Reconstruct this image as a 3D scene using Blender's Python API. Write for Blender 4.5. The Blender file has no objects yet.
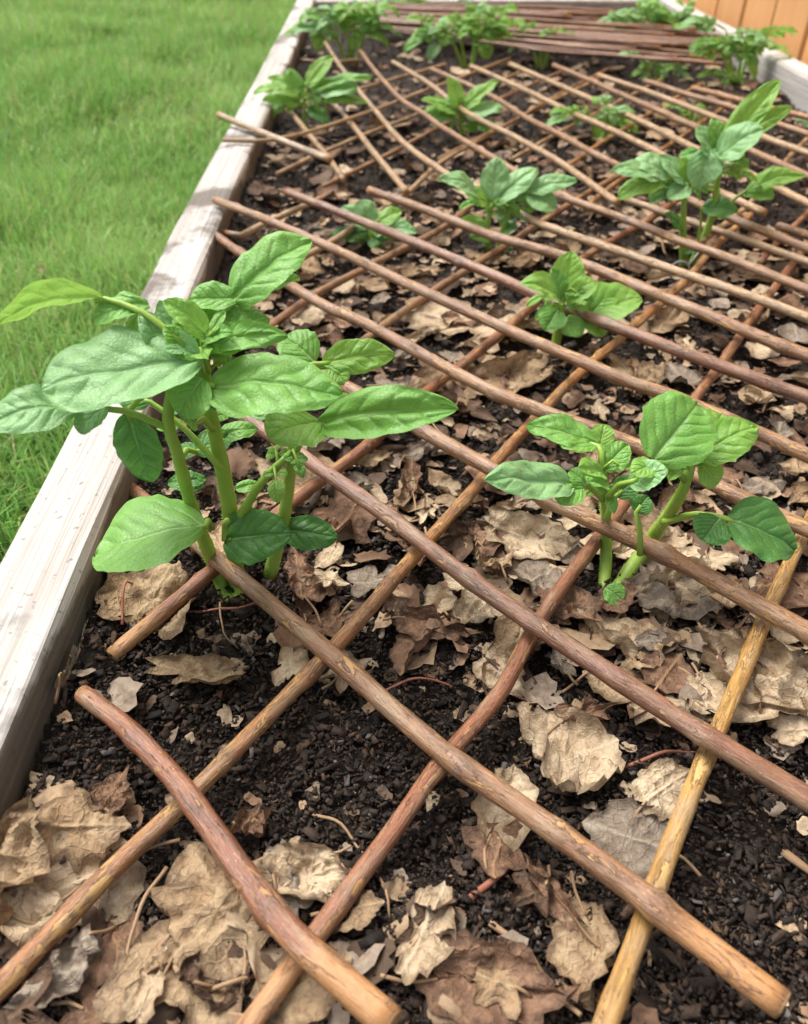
import bpy, math, random
import numpy as np
from mathutils import Vector, Matrix, Euler, noise as mn

random.seed(7)
rng = np.random.default_rng(7)
sc = bpy.context.scene
COL = sc.collection
R = math.radians

# ------------------------------------------------------------------ camera
F_PX, W_PX, H_PX = 800.0, 808.0, 1024.0
CAM_H = 0.26                      # height of the lens above the top of the timber (z = 0)
PITCH, YAW = 39.6, 1.43
cam_d = bpy.data.cameras.new('camera')
cam = bpy.data.objects.new('camera', cam_d)
COL.objects.link(cam)
cam.location = (0, 0, CAM_H)
cam.rotation_euler = (R(90 - PITCH), 0, R(-YAW))
cam_d.sensor_fit = 'VERTICAL'
cam_d.sensor_height = 5.6
cam_d.lens = 5.6 * F_PX / H_PX
cam_d.clip_start = 0.02
cam_d.clip_end = 400
cam_d.dof.use_dof = True
cam_d.dof.focus_distance = 0.375
cam_d.dof.aperture_fstop = 1.8
sc.camera = cam
MC = Euler((R(90 - PITCH), 0, R(-YAW))).to_matrix()
CO = Vector((0, 0, CAM_H))

def ray(px, py):
    return MC @ Vector(((px - W_PX / 2) / F_PX, -(py - H_PX / 2) / F_PX, -1))
def on_z(px, py, z):              # the point of the place seen at that spot of the photo, at height z
    d = ray(px, py)
    return CO + d * ((z - CAM_H) / d.z)
def on_y(px, py, y):              # the same at distance y down the bed
    d = ray(px, py)
    return CO + d * (y / d.y)
MCI = MC.inverted()
def to_px(p):
    c = MCI @ (Vector(p) - CO)
    return (W_PX / 2 + F_PX * c.x / -c.z, H_PX / 2 - F_PX * c.y / -c.z)
def depth_at(p):
    return -(MCI @ (Vector(p) - CO)).z

# ------------------------------------------------------------------ helpers
def tag(o, label=None, cat=None, group=None, kind=None):
    if label: o['label'] = label
    if cat: o['category'] = cat
    if group: o['group'] = group
    if kind: o['kind'] = kind
    return o

def empty(name, loc):
    o = bpy.data.objects.new(name, None)
    o.empty_display_size = 0.02
    o.location = loc
    COL.objects.link(o)
    return o

def build(name, verts, faces, mat, parent=None, loc=None, uvs=None, cols=None, vals=None, smooth=True):
    me = bpy.data.meshes.new(name)
    V = np.asarray(verts, dtype=np.float64)
    if loc is not None:
        V = V - np.array(loc)
    me.from_pydata(V.tolist(), [], faces)
    if smooth:
        me.polygons.foreach_set('use_smooth', [True] * len(me.polygons))
    if uvs is not None:
        lay = me.uv_layers.new(name='UVMap')
        li = np.empty(len(me.loops), dtype=np.int32)
        me.loops.foreach_get('vertex_index', li)
        lay.data.foreach_set('uv', np.asarray(uvs, dtype=np.float32)[li].ravel())
    if cols is not None:
        a = me.color_attributes.new('Col', 'FLOAT_COLOR', 'POINT')
        c = np.ones((len(V), 4), dtype=np.float32)
        c[:, :3] = cols
        a.data.foreach_set('color', c.ravel())
    if vals is not None:
        a = me.attributes.new('val', 'FLOAT', 'POINT')
        a.data.foreach_set('value', np.asarray(vals, dtype=np.float32))
    for m in (mat if isinstance(mat, (list, tuple)) else [mat]):
        me.materials.append(m)
    me.validate()
    o = bpy.data.objects.new(name, me)
    COL.objects.link(o)
    if parent is not None:
        o.parent = parent
        if loc is None: pass
    elif loc is not None:
        o.location = loc
    return o

def fast_mesh(name, V, Fq, mat, cols=None, smooth=False):
    """V (n,3); Fq (m,k) all faces with the same number of corners"""
    me = bpy.data.meshes.new(name)
    n, m, k = len(V), len(Fq), Fq.shape[1]
    me.vertices.add(n); me.vertices.foreach_set('co', V.astype(np.float32).ravel())
    me.loops.add(m * k); me.loops.foreach_set('vertex_index', Fq.astype(np.int32).ravel())
    me.polygons.add(m)
    me.polygons.foreach_set('loop_start', np.arange(0, m * k, k, dtype=np.int32))
    me.polygons.foreach_set('loop_total', np.full(m, k, dtype=np.int32))
    me.update(calc_edges=True)
    if smooth: me.polygons.foreach_set('use_smooth', np.ones(m, dtype=bool))
    if cols is not None:
        a = me.color_attributes.new('Col', 'FLOAT_COLOR', 'POINT')
        c = np.ones((n, 4), dtype=np.float32); c[:, :3] = cols
        a.data.foreach_set('color', c.ravel())
    me.materials.append(mat)
    o = bpy.data.objects.new(name, me)
    COL.objects.link(o)
    return o

# vectorised value noise
_tab = rng.random((256, 256))
def vnoise(x, y):
    x = np.asarray(x, dtype=float); y = np.asarray(y, dtype=float)
    xi = np.floor(x).astype(int); yi = np.floor(y).astype(int)
    fx = x - xi; fy = y - yi
    fx = fx * fx * (3 - 2 * fx); fy = fy * fy * (3 - 2 * fy)
    a = _tab[xi & 255, yi & 255]; b = _tab[(xi + 1) & 255, yi & 255]
    c = _tab[xi & 255, (yi + 1) & 255]; d = _tab[(xi + 1) & 255, (yi + 1) & 255]
    return (a * (1 - fx) + b * fx) * (1 - fy) + (c * (1 - fx) + d * fx) * fy
def fbm(x, y, o=4):
    s = 0; a = 0.5
    for i in range(o):
        s = s + a * vnoise(x * 2 ** i + 17.3 * i, y * 2 ** i + 5.1 * i); a *= 0.5
    return s

# ------------------------------------------------------------------ materials
class NT:
    def __init__(self, name):
        self.m = bpy.data.materials.new(name); self.m.use_nodes = True
        self.t = self.m.node_tree; self.t.nodes.clear()
    def n(self, typ, ins=None, **kw):
        nd = self.t.nodes.new(typ)
        for k, v in kw.items(): setattr(nd, k, v)
        for k, v in (ins or {}).items():
            s = nd.inputs[k]
            if isinstance(v, bpy.types.NodeSocket): self.t.links.new(v, s)
            else: s.default_value = v
        return nd
    def ramp(self, fac, stops, interp='LINEAR'):
        nd = self.n('ShaderNodeValToRGB', {'Fac': fac}); cr = nd.color_ramp
        cr.interpolation = interp
        while len(cr.elements) > 1: cr.elements.remove(cr.elements[-1])
        for i, (p, c) in enumerate(stops):
            e = cr.elements[0] if i == 0 else cr.elements.new(p)
            e.position = p; e.color = (c, c, c, 1) if isinstance(c, (int, float)) else (*c, 1)
        return nd.outputs['Color']
    def mix(self, fac, a, b, mode='MIX'):
        nd = self.t.nodes.new('ShaderNodeMix'); nd.data_type = 'RGBA'; nd.blend_type = mode
        for idx, v in ((0, fac), (6, a), (7, b)):
            s = nd.inputs[idx]
            if isinstance(v, bpy.types.NodeSocket): self.t.links.new(v, s)
            elif idx == 0: s.default_value = v
            else: s.default_value = (*v, 1)
        return nd.outputs[2]
    def math(self, op, a, b=0.0, clamp=False):
        nd = self.n('ShaderNodeMath', {0: a, 1: b}, operation=op); nd.use_clamp = clamp
        return nd.outputs[0]
    def noise(self, vec, scale, detail=4, rough=0.55, dist=0.0):
        return self.n('ShaderNodeTexNoise', {'Vector': vec, 'Scale': scale, 'Detail': detail, 'Roughness': rough, 'Distortion': dist}).outputs['Fac']
    def mapping(self, vec, scale=(1, 1, 1), loc=(0, 0, 0)):
        return self.n('ShaderNodeMapping', {'Vector': vec, 'Scale': scale, 'Location': loc}).outputs['Vector']
    def finish(self, color, rough=0.6, bump=None, bstr=0.3, bdist=0.002, spec=0.5, transl=None, tfac=0.0, sheen=0.0):
        ins = {'Base Color': color, 'Roughness': rough, 'Specular IOR Level': spec}
        if sheen: ins['Sheen Weight'] = sheen
        nrm = None
        if bump is not None:
            nrm = self.n('ShaderNodeBump', {'Height': bump, 'Strength': bstr, 'Distance': bdist}).outputs['Normal']
            ins['Normal'] = nrm
        p = self.n('ShaderNodeBsdfPrincipled', ins)
        sh = p.outputs[0]
        if transl is not None:
            ti = {'Color': transl}
            if nrm is not None: ti['Normal'] = nrm
            t = self.n('ShaderNodeBsdfTranslucent', ti)
            sh = self.n('ShaderNodeMixShader', {0: tfac, 1: sh, 2: t.outputs[0]}).outputs[0]
        self.n('ShaderNodeOutputMaterial', {'Surface': sh})
        return self.m
    def obj(self): return self.n('ShaderNodeTexCoord').outputs['Object']
    def uv(self): return self.n('ShaderNodeTexCoord').outputs['UV']
    def rnd(self): return self.n('ShaderNodeObjectInfo').outputs['Random']
    def col(self): return self.n('ShaderNodeVertexColor', layer_name='Col').outputs['Color']
    def val(self): return self.n('ShaderNodeAttribute', attribute_name='val').outputs['Fac']

def mat_rod(name, base, dark, peel, peel_amt):
    t = NT(name); uv = t.uv()
    off = t.n('ShaderNodeVectorMath', {0: uv, 1: t.n('ShaderNodeCombineXYZ', {0: t.math('MULTIPLY', t.rnd(), 31.0), 1: t.math('MULTIPLY', t.rnd(), 57.0)}).outputs[0]}, operation='ADD').outputs[0]
    n1 = t.noise(t.mapping(off, (1.6, 11, 1)), 1.0, 4, 0.6)
    n2 = t.noise(t.mapping(off, (3.0, 42, 1)), 1.0, 6, 0.7, 0.8)
    n3 = t.noise(t.mapping(off, (16, 90, 1)), 1.0, 5, 0.7)
    n4 = t.noise(t.mapping(off, (22, 420, 1)), 1.0, 3, 0.6)
    c = t.mix(t.ramp(n1, [(0.36, 0.0), (0.64, 1.0)]), base, dark)
    c = t.mix(t.ramp(n3, [(0.42, 0.0), (0.66, 0.75)]), c, tuple(x * 0.42 for x in base))
    blot = t.noise(t.mapping(off, (2.2, 20, 1), (3, 7, 0)), 1.0, 5, 0.7)
    c = t.mix(t.ramp(blot, [(0.52, 0.0), (0.60, 0.65)]), c, tuple(x * 0.38 for x in dark))
    c = t.mix(t.ramp(n3, [(0.28, 0.4), (0.46, 0.0)]), c, tuple(min(1, x * 1.5 + 0.05) for x in base))
    greyf = t.ramp(t.noise(t.mapping(off, (1.5, 26, 1), (5, 9, 0)), 1.0, 4, 0.65), [(0.50, 0.0), (0.66, 0.6)])
    c = t.mix(greyf, c, (0.40, 0.285, 0.17))
    pm = t.ramp(n2, [(0.615 - peel_amt, 0.0), (0.635 - peel_amt, 1.0)])
    rim = t.ramp(n2, [(0.585 - peel_amt, 0.0), (0.610 - peel_amt, 0.8), (0.640 - peel_amt, 0.0)])
    c = t.mix(pm, c, peel)
    endp = t.col()
    em = t.ramp(t.math('ADD', t.math('MULTIPLY', endp, 0.75), t.math('MULTIPLY', n2, 0.55)), [(0.60, 0.0), (0.68, 1.0)])
    c = t.mix(em, c, t.mix(n3, (0.56, 0.29, 0.11), (0.42, 0.20, 0.085)))
    c = t.mix(rim, c, (0.06, 0.032, 0.022))
    lent = t.n('ShaderNodeTexVoronoi', {'Vector': t.mapping(off, (7, 330, 1)), 'Scale': 1.0, 'Randomness': 1.0}).outputs['Distance']
    c = t.mix(t.math('MULTIPLY', t.ramp(lent, [(0.08, 1.0), (0.17, 0.0)]), 0.6), c, (0.50, 0.37, 0.25))
    c = t.mix(t.ramp(n4, [(0.64, 0.0), (0.72, 0.75)]), c, (0.07, 0.04, 0.028))
    node = t.val()
    c = t.mix(t.math('MULTIPLY', node, 0.85), c, (0.06, 0.035, 0.025))
    crack = t.ramp(t.noise(t.mapping(off, (9, 48, 1), (2, 1, 0)), 1.0, 6, 0.75), [(0.31, 1.0), (0.37, 0.0)])
    c = t.mix(t.math('MULTIPLY', crack, 0.85), c, (0.04, 0.022, 0.016))
    h = t.math('ADD', t.math('MULTIPLY', n3, 0.8), t.math('MULTIPLY', pm, -0.5))
    h = t.math('ADD', t.math('ADD', h, t.math('MULTIPLY', crack, -0.7)), t.math('MULTIPLY', n4, 0.3))
    return t.finish(c, t.ramp(n2, [(0.3, 0.22), (0.75, 0.45)]), h, 0.7, 0.0013, 0.65)

ROD = {
    'red':    mat_rod('bark_red', (0.350, 0.132, 0.057), (0.255, 0.095, 0.047), (0.492, 0.246, 0.084), 0.04),
    'plum':   mat_rod('bark_plum', (0.312, 0.145, 0.076), (0.227, 0.098, 0.055), (0.454, 0.254, 0.113), 0.02),
    'brown':  mat_rod('bark_brown', (0.378, 0.198, 0.088), (0.284, 0.128, 0.060), (0.492, 0.272, 0.098), 0.05),
    'orange': mat_rod('bark_orange', (0.473, 0.223, 0.074), (0.397, 0.158, 0.057), (0.530, 0.307, 0.098), 0.07),
    'yellow': mat_rod('bark_yellow', (0.586, 0.338, 0.088), (0.530, 0.272, 0.071), (0.625, 0.395, 0.141), 0.05),
    'tan':    mat_rod('bark_tan', (0.539, 0.351, 0.180), (0.436, 0.254, 0.123), (0.549, 0.368, 0.190), 0.06),
    'dark':   mat_rod('bark_dark', (0.294, 0.128, 0.065), (0.204, 0.084, 0.047), (0.397, 0.193, 0.092), 0.00),
    'pale':   mat_rod('bark_pale', (0.549, 0.395, 0.233), (0.454, 0.298, 0.162), (0.586, 0.421, 0.233), 0.06),
}
def mat_cut():
    t = NT('cut_wood'); o = t.obj()
    n = t.noise(o, 400, 4)
    return t.finish(t.mix(n, (0.44, 0.27, 0.12), (0.26, 0.15, 0.075)), 0.75, n, 0.5, 0.001)
M_CUT = mat_cut()

def mat_timber(name='weathered_timber', shade_dirt=1.0):
    t = NT(name); o = t.obj()
    g = t.noise(t.mapping(o, (90, 1.6, 90)), 1.0, 6, 0.6, 0.5)
    g2 = t.noise(t.mapping(o, (520, 6, 520)), 1.0, 3, 0.6)
    bl = t.noise(o, 9, 5, 0.6)
    sp = t.noise(o, 260, 2, 0.5)
    c = t.mix(t.ramp(g, [(0.36, 0.0), (0.62, 1.0)]), (0.40, 0.375, 0.345), (0.62, 0.605, 0.585))
    c = t.mix(t.ramp(g2, [(0.38, 0.75), (0.58, 0.0)]), c, (0.33, 0.295, 0.26))
    c = t.mix(t.ramp(bl, [(0.52, 0.0), (0.75, 0.35)]), c, (0.40, 0.37, 0.32))
    c = t.mix(t.ramp(sp, [(0.64, 0.0), (0.71, 0.7)]), c, (0.20, 0.17, 0.145))
    kn = t.n('ShaderNodeTexVoronoi', {'Vector': t.mapping(o, (26, 3.1, 26)), 'Scale': 1.0}).outputs['Distance']
    c = t.mix(t.ramp(kn, [(0.05, 0.75), (0.11, 0.0)]), c, (0.22, 0.16, 0.115))
    # splashed earth, plus the inner face's shade painted in, darker towards the bottom
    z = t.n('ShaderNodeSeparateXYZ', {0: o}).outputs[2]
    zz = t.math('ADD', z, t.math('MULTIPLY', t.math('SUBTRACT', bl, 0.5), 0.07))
    c = t.mix(t.ramp(t.math('MULTIPLY_ADD', zz, 8.0) if False else t.math('ADD', t.math('MULTIPLY', zz, 9.0), 1.0), [(0.55, 0.95 * shade_dirt), (0.75, 0.86 * shade_dirt), (0.945, 0.76 * shade_dirt), (0.99, 0.0)]), c, (0.088, 0.070, 0.052))
    crk = t.ramp(t.noise(t.mapping(o, (140, 0.9, 140), (3, 2, 1)), 1.0, 5, 0.7), [(0.33, 1.0), (0.37, 0.0)])
    c = t.mix(t.math('MULTIPLY', crk, 0.75), c, (0.12, 0.10, 0.085))
    h = t.math('SUBTRACT', t.math('ADD', g, t.math('MULTIPLY', g2, 0.6)), t.math('MULTIPLY', crk, 1.2))
    return t.finish(c, 0.8, h, 0.5, 0.0015, 0.25)
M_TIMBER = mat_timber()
M_TIMBER_PALE = mat_timber('pale_timber', 0.12)  # right and far boards get little of the earth and painted shade

def mat_fence():
    t = NT('cedar_fence'); o = t.obj()
    g = t.noise(t.mapping(o, (45, 45, 2.2)), 1.0, 5, 0.6, 1.2)
    c = t.mix(t.ramp(g, [(0.3, 0.0), (0.7, 1.0)]), (0.62, 0.29, 0.095), (0.74, 0.41, 0.16))
    c = t.mix(t.math('MULTIPLY', t.rnd(), 0.5), c, (0.52, 0.27, 0.12))
    return t.finish(c, 0.6, g, 0.3, 0.002)
M_FENCE = mat_fence()

def mat_soil():
    t = NT('dark_soil'); o = t.obj()
    n1 = t.noise(o, 60, 6, 0.7); n2 = t.noise(o, 420, 5, 0.7); n3 = t.noise(o, 7, 3)
    c = t.mix(t.ramp(n1, [(0.35, 0.0), (0.7, 1.0)]), (0.016, 0.012, 0.0095), (0.060, 0.042, 0.030))
    c = t.mix(t.ramp(n2, [(0.55, 0.0), (0.75, 0.7)]), c, (0.075, 0.05, 0.034))
    c = t.mix(t.ramp(n3, [(0.45, 0.0), (0.75, 0.35)]), c, (0.055, 0.038, 0.027))
    return t.finish(c, t.ramp(n1, [(0.35, 0.6), (0.7, 0.95)]), t.math('ADD', n1, n2), 0.9, 0.004, 0.3)
M_SOIL = mat_soil()

def mat_chip():
    t = NT('bark_chip'); o = t.obj(); c0 = t.col()
    n = t.noise(o, 350, 4, 0.65)
    c = t.mix(t.ramp(n, [(0.3, 0.0), (0.7, 0.6)]), c0, (0.015, 0.010, 0.008))
    return t.finish(c, 0.78, n, 0.6, 0.0015, 0.28)
M_CHIP = mat_chip()

def mat_dead(name, a, b, c_, vein=(0.50, 0.37, 0.22)):
    t = NT(name); o = t.obj(); rnd = t.rnd()
    off = t.n('ShaderNodeVectorMath', {0: o, 1: t.n('ShaderNodeCombineXYZ', {0: t.math('MULTIPLY', rnd, 13.0), 1: t.math('MULTIPLY', rnd, 7.0)}).outputs[0]}, operation='ADD').outputs[0]
    n1 = t.noise(off, 32, 5, 0.65); n2 = t.noise(off, 170, 5, 0.7); n3 = t.noise(off, 600, 3, 0.6)
    c = t.mix(t.ramp(n1, [(0.40, 0.0), (0.60, 1.0)]), a, b)
    c = t.mix(t.ramp(t.noise(off, 75, 5, 0.7), [(0.52, 0.0), (0.64, 0.7)]), c, c_)
    c = t.mix(t.ramp(n2, [(0.50, 0.0), (0.66, 0.9)]), c, c_)
    edge = t.col()
    c = t.mix(t.math('MULTIPLY', t.ramp(t.math('ADD', edge, t.math('MULTIPLY', t.math('SUBTRACT', n2, 0.5), 0.9)), [(0.72, 0.0), (0.98, 0.75)]), 1.0), c, tuple(x * 0.55 for x in c_))
    c = t.mix(t.ramp(n3, [(0.60, 0.0), (0.72, 0.55)]), c, tuple(x * 0.35 for x in c_))
    c = t.mix(t.math('MULTIPLY', t.val(), 0.8), c, vein)
    vor = t.n('ShaderNodeTexVoronoi', {'Vector': off, 'Scale': 260.0}, feature='DISTANCE_TO_EDGE').outputs['Distance']
    net = t.ramp(vor, [(0.0, 1.0), (0.12, 0.0)])
    h = t.math('ADD', t.math('ADD', t.math('MULTIPLY', n2, 0.9), t.math('MULTIPLY', net, 0.35)), t.math('MULTIPLY', t.val(), 0.8))
    return t.finish(c, 0.72, h, 0.55, 0.0015, 0.3, transl=c, tfac=0.18)
DEAD = {
    'pale tan':   mat_dead('dead_pale', (0.64, 0.51, 0.345), (0.54, 0.405, 0.26), (0.37, 0.26, 0.155), (0.62, 0.50, 0.35)),
    'tan':        mat_dead('dead_tan', (0.49, 0.355, 0.215), (0.38, 0.255, 0.145), (0.23, 0.145, 0.082)),
    'grey-brown': mat_dead('dead_grey', (0.35, 0.285, 0.215), (0.25, 0.195, 0.145), (0.17, 0.125, 0.09), (0.42, 0.36, 0.28)),
    'rusty brown': mat_dead('dead_rust', (0.29, 0.170, 0.105), (0.21, 0.118, 0.072), (0.13, 0.072, 0.046), (0.40, 0.24, 0.13)),
    'dark brown': mat_dead('dead_dark', (0.155, 0.092, 0.055), (0.105, 0.062, 0.039), (0.07, 0.042, 0.028), (0.22, 0.14, 0.09)),
}
TONES = list(DEAD)

def mat_litter():
    t = NT('leaf_crumbs'); o = t.obj()
    n = t.noise(o, 200, 5, 0.7)
    c = t.mix(t.ramp(n, [(0.4, 0.0), (0.7, 0.75)]), t.col(), (0.12, 0.075, 0.045))
    return t.finish(c, 0.75, n, 0.5, 0.0015, 0.3)
M_LITTER = mat_litter()

def mat_green(name, a, b, under, vein, tf):
    t = NT(name); o = t.obj()
    n1 = t.noise(o, 38, 4); n2 = t.noise(o, 900, 3, 0.6)
    c = t.mix(t.ramp(n1, [(0.35, 0.0), (0.65, 1.0)]), a, b)
    v = t.val()
    vor = t.n('ShaderNodeTexVoronoi', {'Vector': o, 'Scale': 520.0}, feature='DISTANCE_TO_EDGE').outputs['Distance']
    net = t.ramp(vor, [(0.0, 1.0), (0.16, 0.0)])
    c = t.mix(t.math('MULTIPLY', net, 0.14), c, tuple(x * 0.45 for x in a))
    # side veins lie in dark grooves, the midrib is pale
    c = t.mix(t.ramp(v, [(0.12, 0.0), (0.34, 0.36), (0.46, 0.26), (0.60, 0.0)]), c, tuple(x * 0.42 for x in a))
    c = t.mix(t.ramp(v, [(0.46, 0.0), (0.85, 0.72)]), c, vein)
    c = t.mix(t.ramp(n2, [(0.5, 0.0), (0.75, 0.25)]), c, tuple(x * 0.5 for x in a))
    fl = t.ramp(t.noise(o, 95, 3, 0.6), [(0.74, 0.0), (0.78, 0.5)])
    c = t.mix(fl, c, (0.20, 0.17, 0.06))
    c = t.mix(t.n('ShaderNodeNewGeometry').outputs['Backfacing'], c, under)
    tr = t.mix(0.5, under, b)
    h = t.math('ADD', t.math('ADD', t.math('MULTIPLY', n2, 0.35), t.math('MULTIPLY', v, -0.9)), t.math('MULTIPLY', net, -0.16))
    return t.finish(c, t.ramp(n2, [(0.3, 0.34), (0.8, 0.50)]), h, 0.55, 0.0010, 0.5, transl=tr, tfac=tf, sheen=0.10)
GREEN = {
    'mid':   mat_green('potato_leaf', (0.165, 0.410, 0.062), (0.240, 0.520, 0.098), (0.28, 0.47, 0.12), (0.42, 0.64, 0.24), 0.30),
    'dark':  mat_green('potato_leaf_dark', (0.065, 0.220, 0.036), (0.095, 0.285, 0.048), (0.16, 0.33, 0.09), (0.28, 0.50, 0.17), 0.22),
    'young': mat_green('potato_leaf_young', (0.230, 0.480, 0.070), (0.300, 0.570, 0.100), (0.36, 0.58, 0.11), (0.52, 0.70, 0.24), 0.40),
    'blue':  mat_green('potato_leaf_bluish', (0.225, 0.460, 0.160), (0.305, 0.560, 0.225), (0.24, 0.42, 0.15), (0.46, 0.66, 0.34), 0.28),
}
def mat_stem():
    t = NT('potato_stem'); o = t.obj()
    g = t.noise(t.mapping(o, (300, 300, 30)), 1.0, 4); n = t.noise(o, 30, 3)
    c = t.mix(g, (0.29, 0.48, 0.060), (0.42, 0.60, 0.115))
    c = t.mix(t.ramp(n, [(0.4, 0.0), (0.7, 0.5)]), c, (0.22, 0.38, 0.06))
    return t.finish(c, 0.42, g, 0.3, 0.001, 0.45, transl=(0.3, 0.45, 0.08, 1), tfac=0.14)
M_STEM = mat_stem()

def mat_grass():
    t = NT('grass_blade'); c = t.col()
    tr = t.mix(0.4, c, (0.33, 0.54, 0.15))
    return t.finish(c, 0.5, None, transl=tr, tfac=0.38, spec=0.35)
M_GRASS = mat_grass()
def mat_ground():
    t = NT('lawn_ground'); o = t.obj()
    n1 = t.noise(o, 2.2, 5); n2 = t.noise(o, 90, 5, 0.7)
    c = t.mix(t.ramp(n1, [(0.35, 0.0), (0.65, 1.0)]), (0.085, 0.18, 0.035), (0.13, 0.21, 0.055))
    c = t.mix(t.ramp(n2, [(0.4, 0.0), (0.7, 0.8)]), c, (0.05, 0.055, 0.022))
    return t.finish(c, 0.9, n2, 0.8, 0.02, 0.2)
M_GROUND = mat_ground()
def mat_simple(name, a, b, scale, rough=0.7):
    t = NT(name); n = t.noise(t.obj(), scale, 4, 0.6)
    return t.finish(t.mix(n, a, b), rough, n, 0.4, 0.0008)
M_TWIG = mat_simple('dry_stem', (0.40, 0.27, 0.15), (0.26, 0.15, 0.08), 120)
M_TWIGR = mat_simple('dry_stem_red', (0.34, 0.12, 0.07), (0.22, 0.08, 0.05), 120)
M_WIRE = mat_simple('tie_wire', (0.34, 0.34, 0.35), (0.22, 0.22, 0.23), 200, 0.35)

# ------------------------------------------------------------------ the plot in metres
XL_OUT = on_z(80, 400, 0).x
BW = 0.040
XL_IN = XL_OUT + BW
XR_OUT = on_z(785, 53, 0).x
XR_IN = XR_OUT - 0.038
Y_FAR = on_z(560, -1, 0).y
Y_NEAR = -0.45
SOIL = -0.043
GROUND = -0.135

def soil_h(x, y):
    x = np.asarray(x, dtype=float); y = np.asarray(y, dtype=float)
    h = SOIL + 0.022 * (fbm(x * 7 + 3, y * 7 + 9, 3) - 0.45) + 0.016 * (fbm(x * 38, y * 38, 3) - 0.45)
    # the earth is heaped a little against the timber on the left
    h = h + 0.017 * np.exp(-((x - XL_IN) / 0.034) ** 2)
    return h
def soil_z(x, y): return float(soil_h(x, y))
def on_soil(px, py):
    z = SOIL
    for _ in range(4):
        p = on_z(px, py, z); z = soil_z(p.x, p.y)
    return on_z(px, py, z)

# ground sheet
N = 60
gx = np.sinh(np.linspace(-4.6, 4.6, N)) * 2.0; gy = np.sinh(np.linspace(-4.6, 4.6, N)) * 2.0
GX, GY = np.meshgrid(gx, gy, indexing='ij')
V = np.stack([GX.ravel(), GY.ravel(), np.full(N * N, GROUND)], 1)
idx = np.arange(N * N).reshape(N, N)
Fq = np.stack([idx[:-1, :-1].ravel(), idx[1:, :-1].ravel(), idx[1:, 1:].ravel(), idx[:-1, 1:].ravel()], 1)
tag(fast_mesh('ground', V, Fq, M_GROUND), kind='structure')

# soil in the bed: finer close to the camera
ys = [Y_NEAR]
while ys[-1] < Y_FAR + 0.02:
    y = ys[-1]; ys.append(y + (0.0017 if 0.08 < y < 0.6 else 0.0017 + 0.004 * max(0, y - 0.6) if y > 0.5 else 0.008))
ys = np.array(ys); xs = np.arange(XL_IN - 0.01, XR_IN + 0.01, 0.0020)
GX, GY = np.meshgrid(xs, ys, indexing='ij')
GZ = soil_h(GX, GY)
crumb = fbm(GX * 150, GY * 150, 3); crumb2 = vnoise(GX * 310, GY * 310)
c3 = vnoise(GX * 620, GY * 620)
GZ = GZ + 0.010 * np.abs(crumb - 0.42) * 2 + 0.0035 * crumb2 + 0.0022 * c3 - 0.004
nx, ny = GX.shape
V = np.stack([GX.ravel(), GY.ravel(), GZ.ravel()], 1)
idx = np.arange(nx * ny).reshape(nx, ny)
Fq = np.stack([idx[:-1, :-1].ravel(), idx[1:, :-1].ravel(), idx[1:, 1:].ravel(), idx[:-1, 1:].ravel()], 1)
tag(fast_mesh('soil', V, Fq, M_SOIL, smooth=True), kind='structure')

# ------------------------------------------------------------------ timber frame of the bed
def plank(name, x0, x1, y0, y1, z0, z1, mat, parent, seed, step=0.03, wob=0.0012, ch=0.003):
    """a sawn board with softened, slightly uneven long edges; the long way is the longer of x / y"""
    along_y = (y1 - y0) > (x1 - x0)
    L0, L1 = (y0, y1) if along_y else (x0, x1)
    a0, a1 = (x0, x1) if along_y else (y0, y1)
    sec = [(a0 + ch, z0), (a1 - ch, z0), (a1, z0 + ch), (a1, z1 - ch * 1.6), (a1 - ch * 0.5, z1 - ch * 0.5), (a1 - ch * 1.6, z1),
           ((a0 + a1) / 2, z1 + 0.0006), (a0 + ch * 1.6, z1), (a0 + ch * 0.5, z1 - ch * 0.5), (a0, z1 - ch * 1.6), (a0, z0 + ch)]
    n = max(2, int((L1 - L0) / step)); k = len(sec)
    vs = []; fs = []
    for i in range(n + 1):
        l = L0 + (L1 - L0) * i / n
        for j, (a, z) in enumerate(sec):
            da = wob * mn.noise((l * 9, j * 0.7 + seed, 1.0)) + wob * 2 * mn.noise((l * 1.7, seed, 4.0))
            dz = wob * 0.8 * mn.noise((l * 12, j * 0.9 + seed, 7.0))
            vs.append((a + da, l, z + dz) if along_y else (l, a + da, z + dz))
    for i in range(n):
        for j in range(k):
            f = (i * k + j, i * k + (j + 1) % k, (i + 1) * k + (j + 1) % k, (i + 1) * k + j)
            fs.append(f if not along_y else f[::-1])
    fs.append(tuple(range(k)) if along_y else tuple(range(k))[::-1])
    fs.append(tuple(n * k + j for j in range(k))[::-1] if along_y else tuple(n * k + j for j in range(k)))
    return build(name, vs, fs, mat, parent, smooth=False)

bed = empty('raised_bed', (0, 0, 0))
tag(bed, 'whitewashed weathered timber frame around the soil of the garden bed', 'raised bed')
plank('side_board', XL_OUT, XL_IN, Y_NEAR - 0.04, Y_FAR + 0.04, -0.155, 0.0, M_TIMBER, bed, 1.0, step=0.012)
plank('side_board', XR_IN, XR_OUT, Y_NEAR - 0.04, Y_FAR + 0.04, -0.155, 0.001, M_TIMBER_PALE, bed, 5.0)
plank('end_board', XL_IN + 0.002, XR_IN - 0.002, Y_FAR, Y_FAR + 0.038, -0.155, -0.002, M_TIMBER_PALE, bed, 9.0)
plank('end_board', XL_IN + 0.002, XR_IN - 0.002, Y_NEAR - 0.038, Y_NEAR, -0.155, -0.002, M_TIMBER, bed, 13.0)

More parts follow.
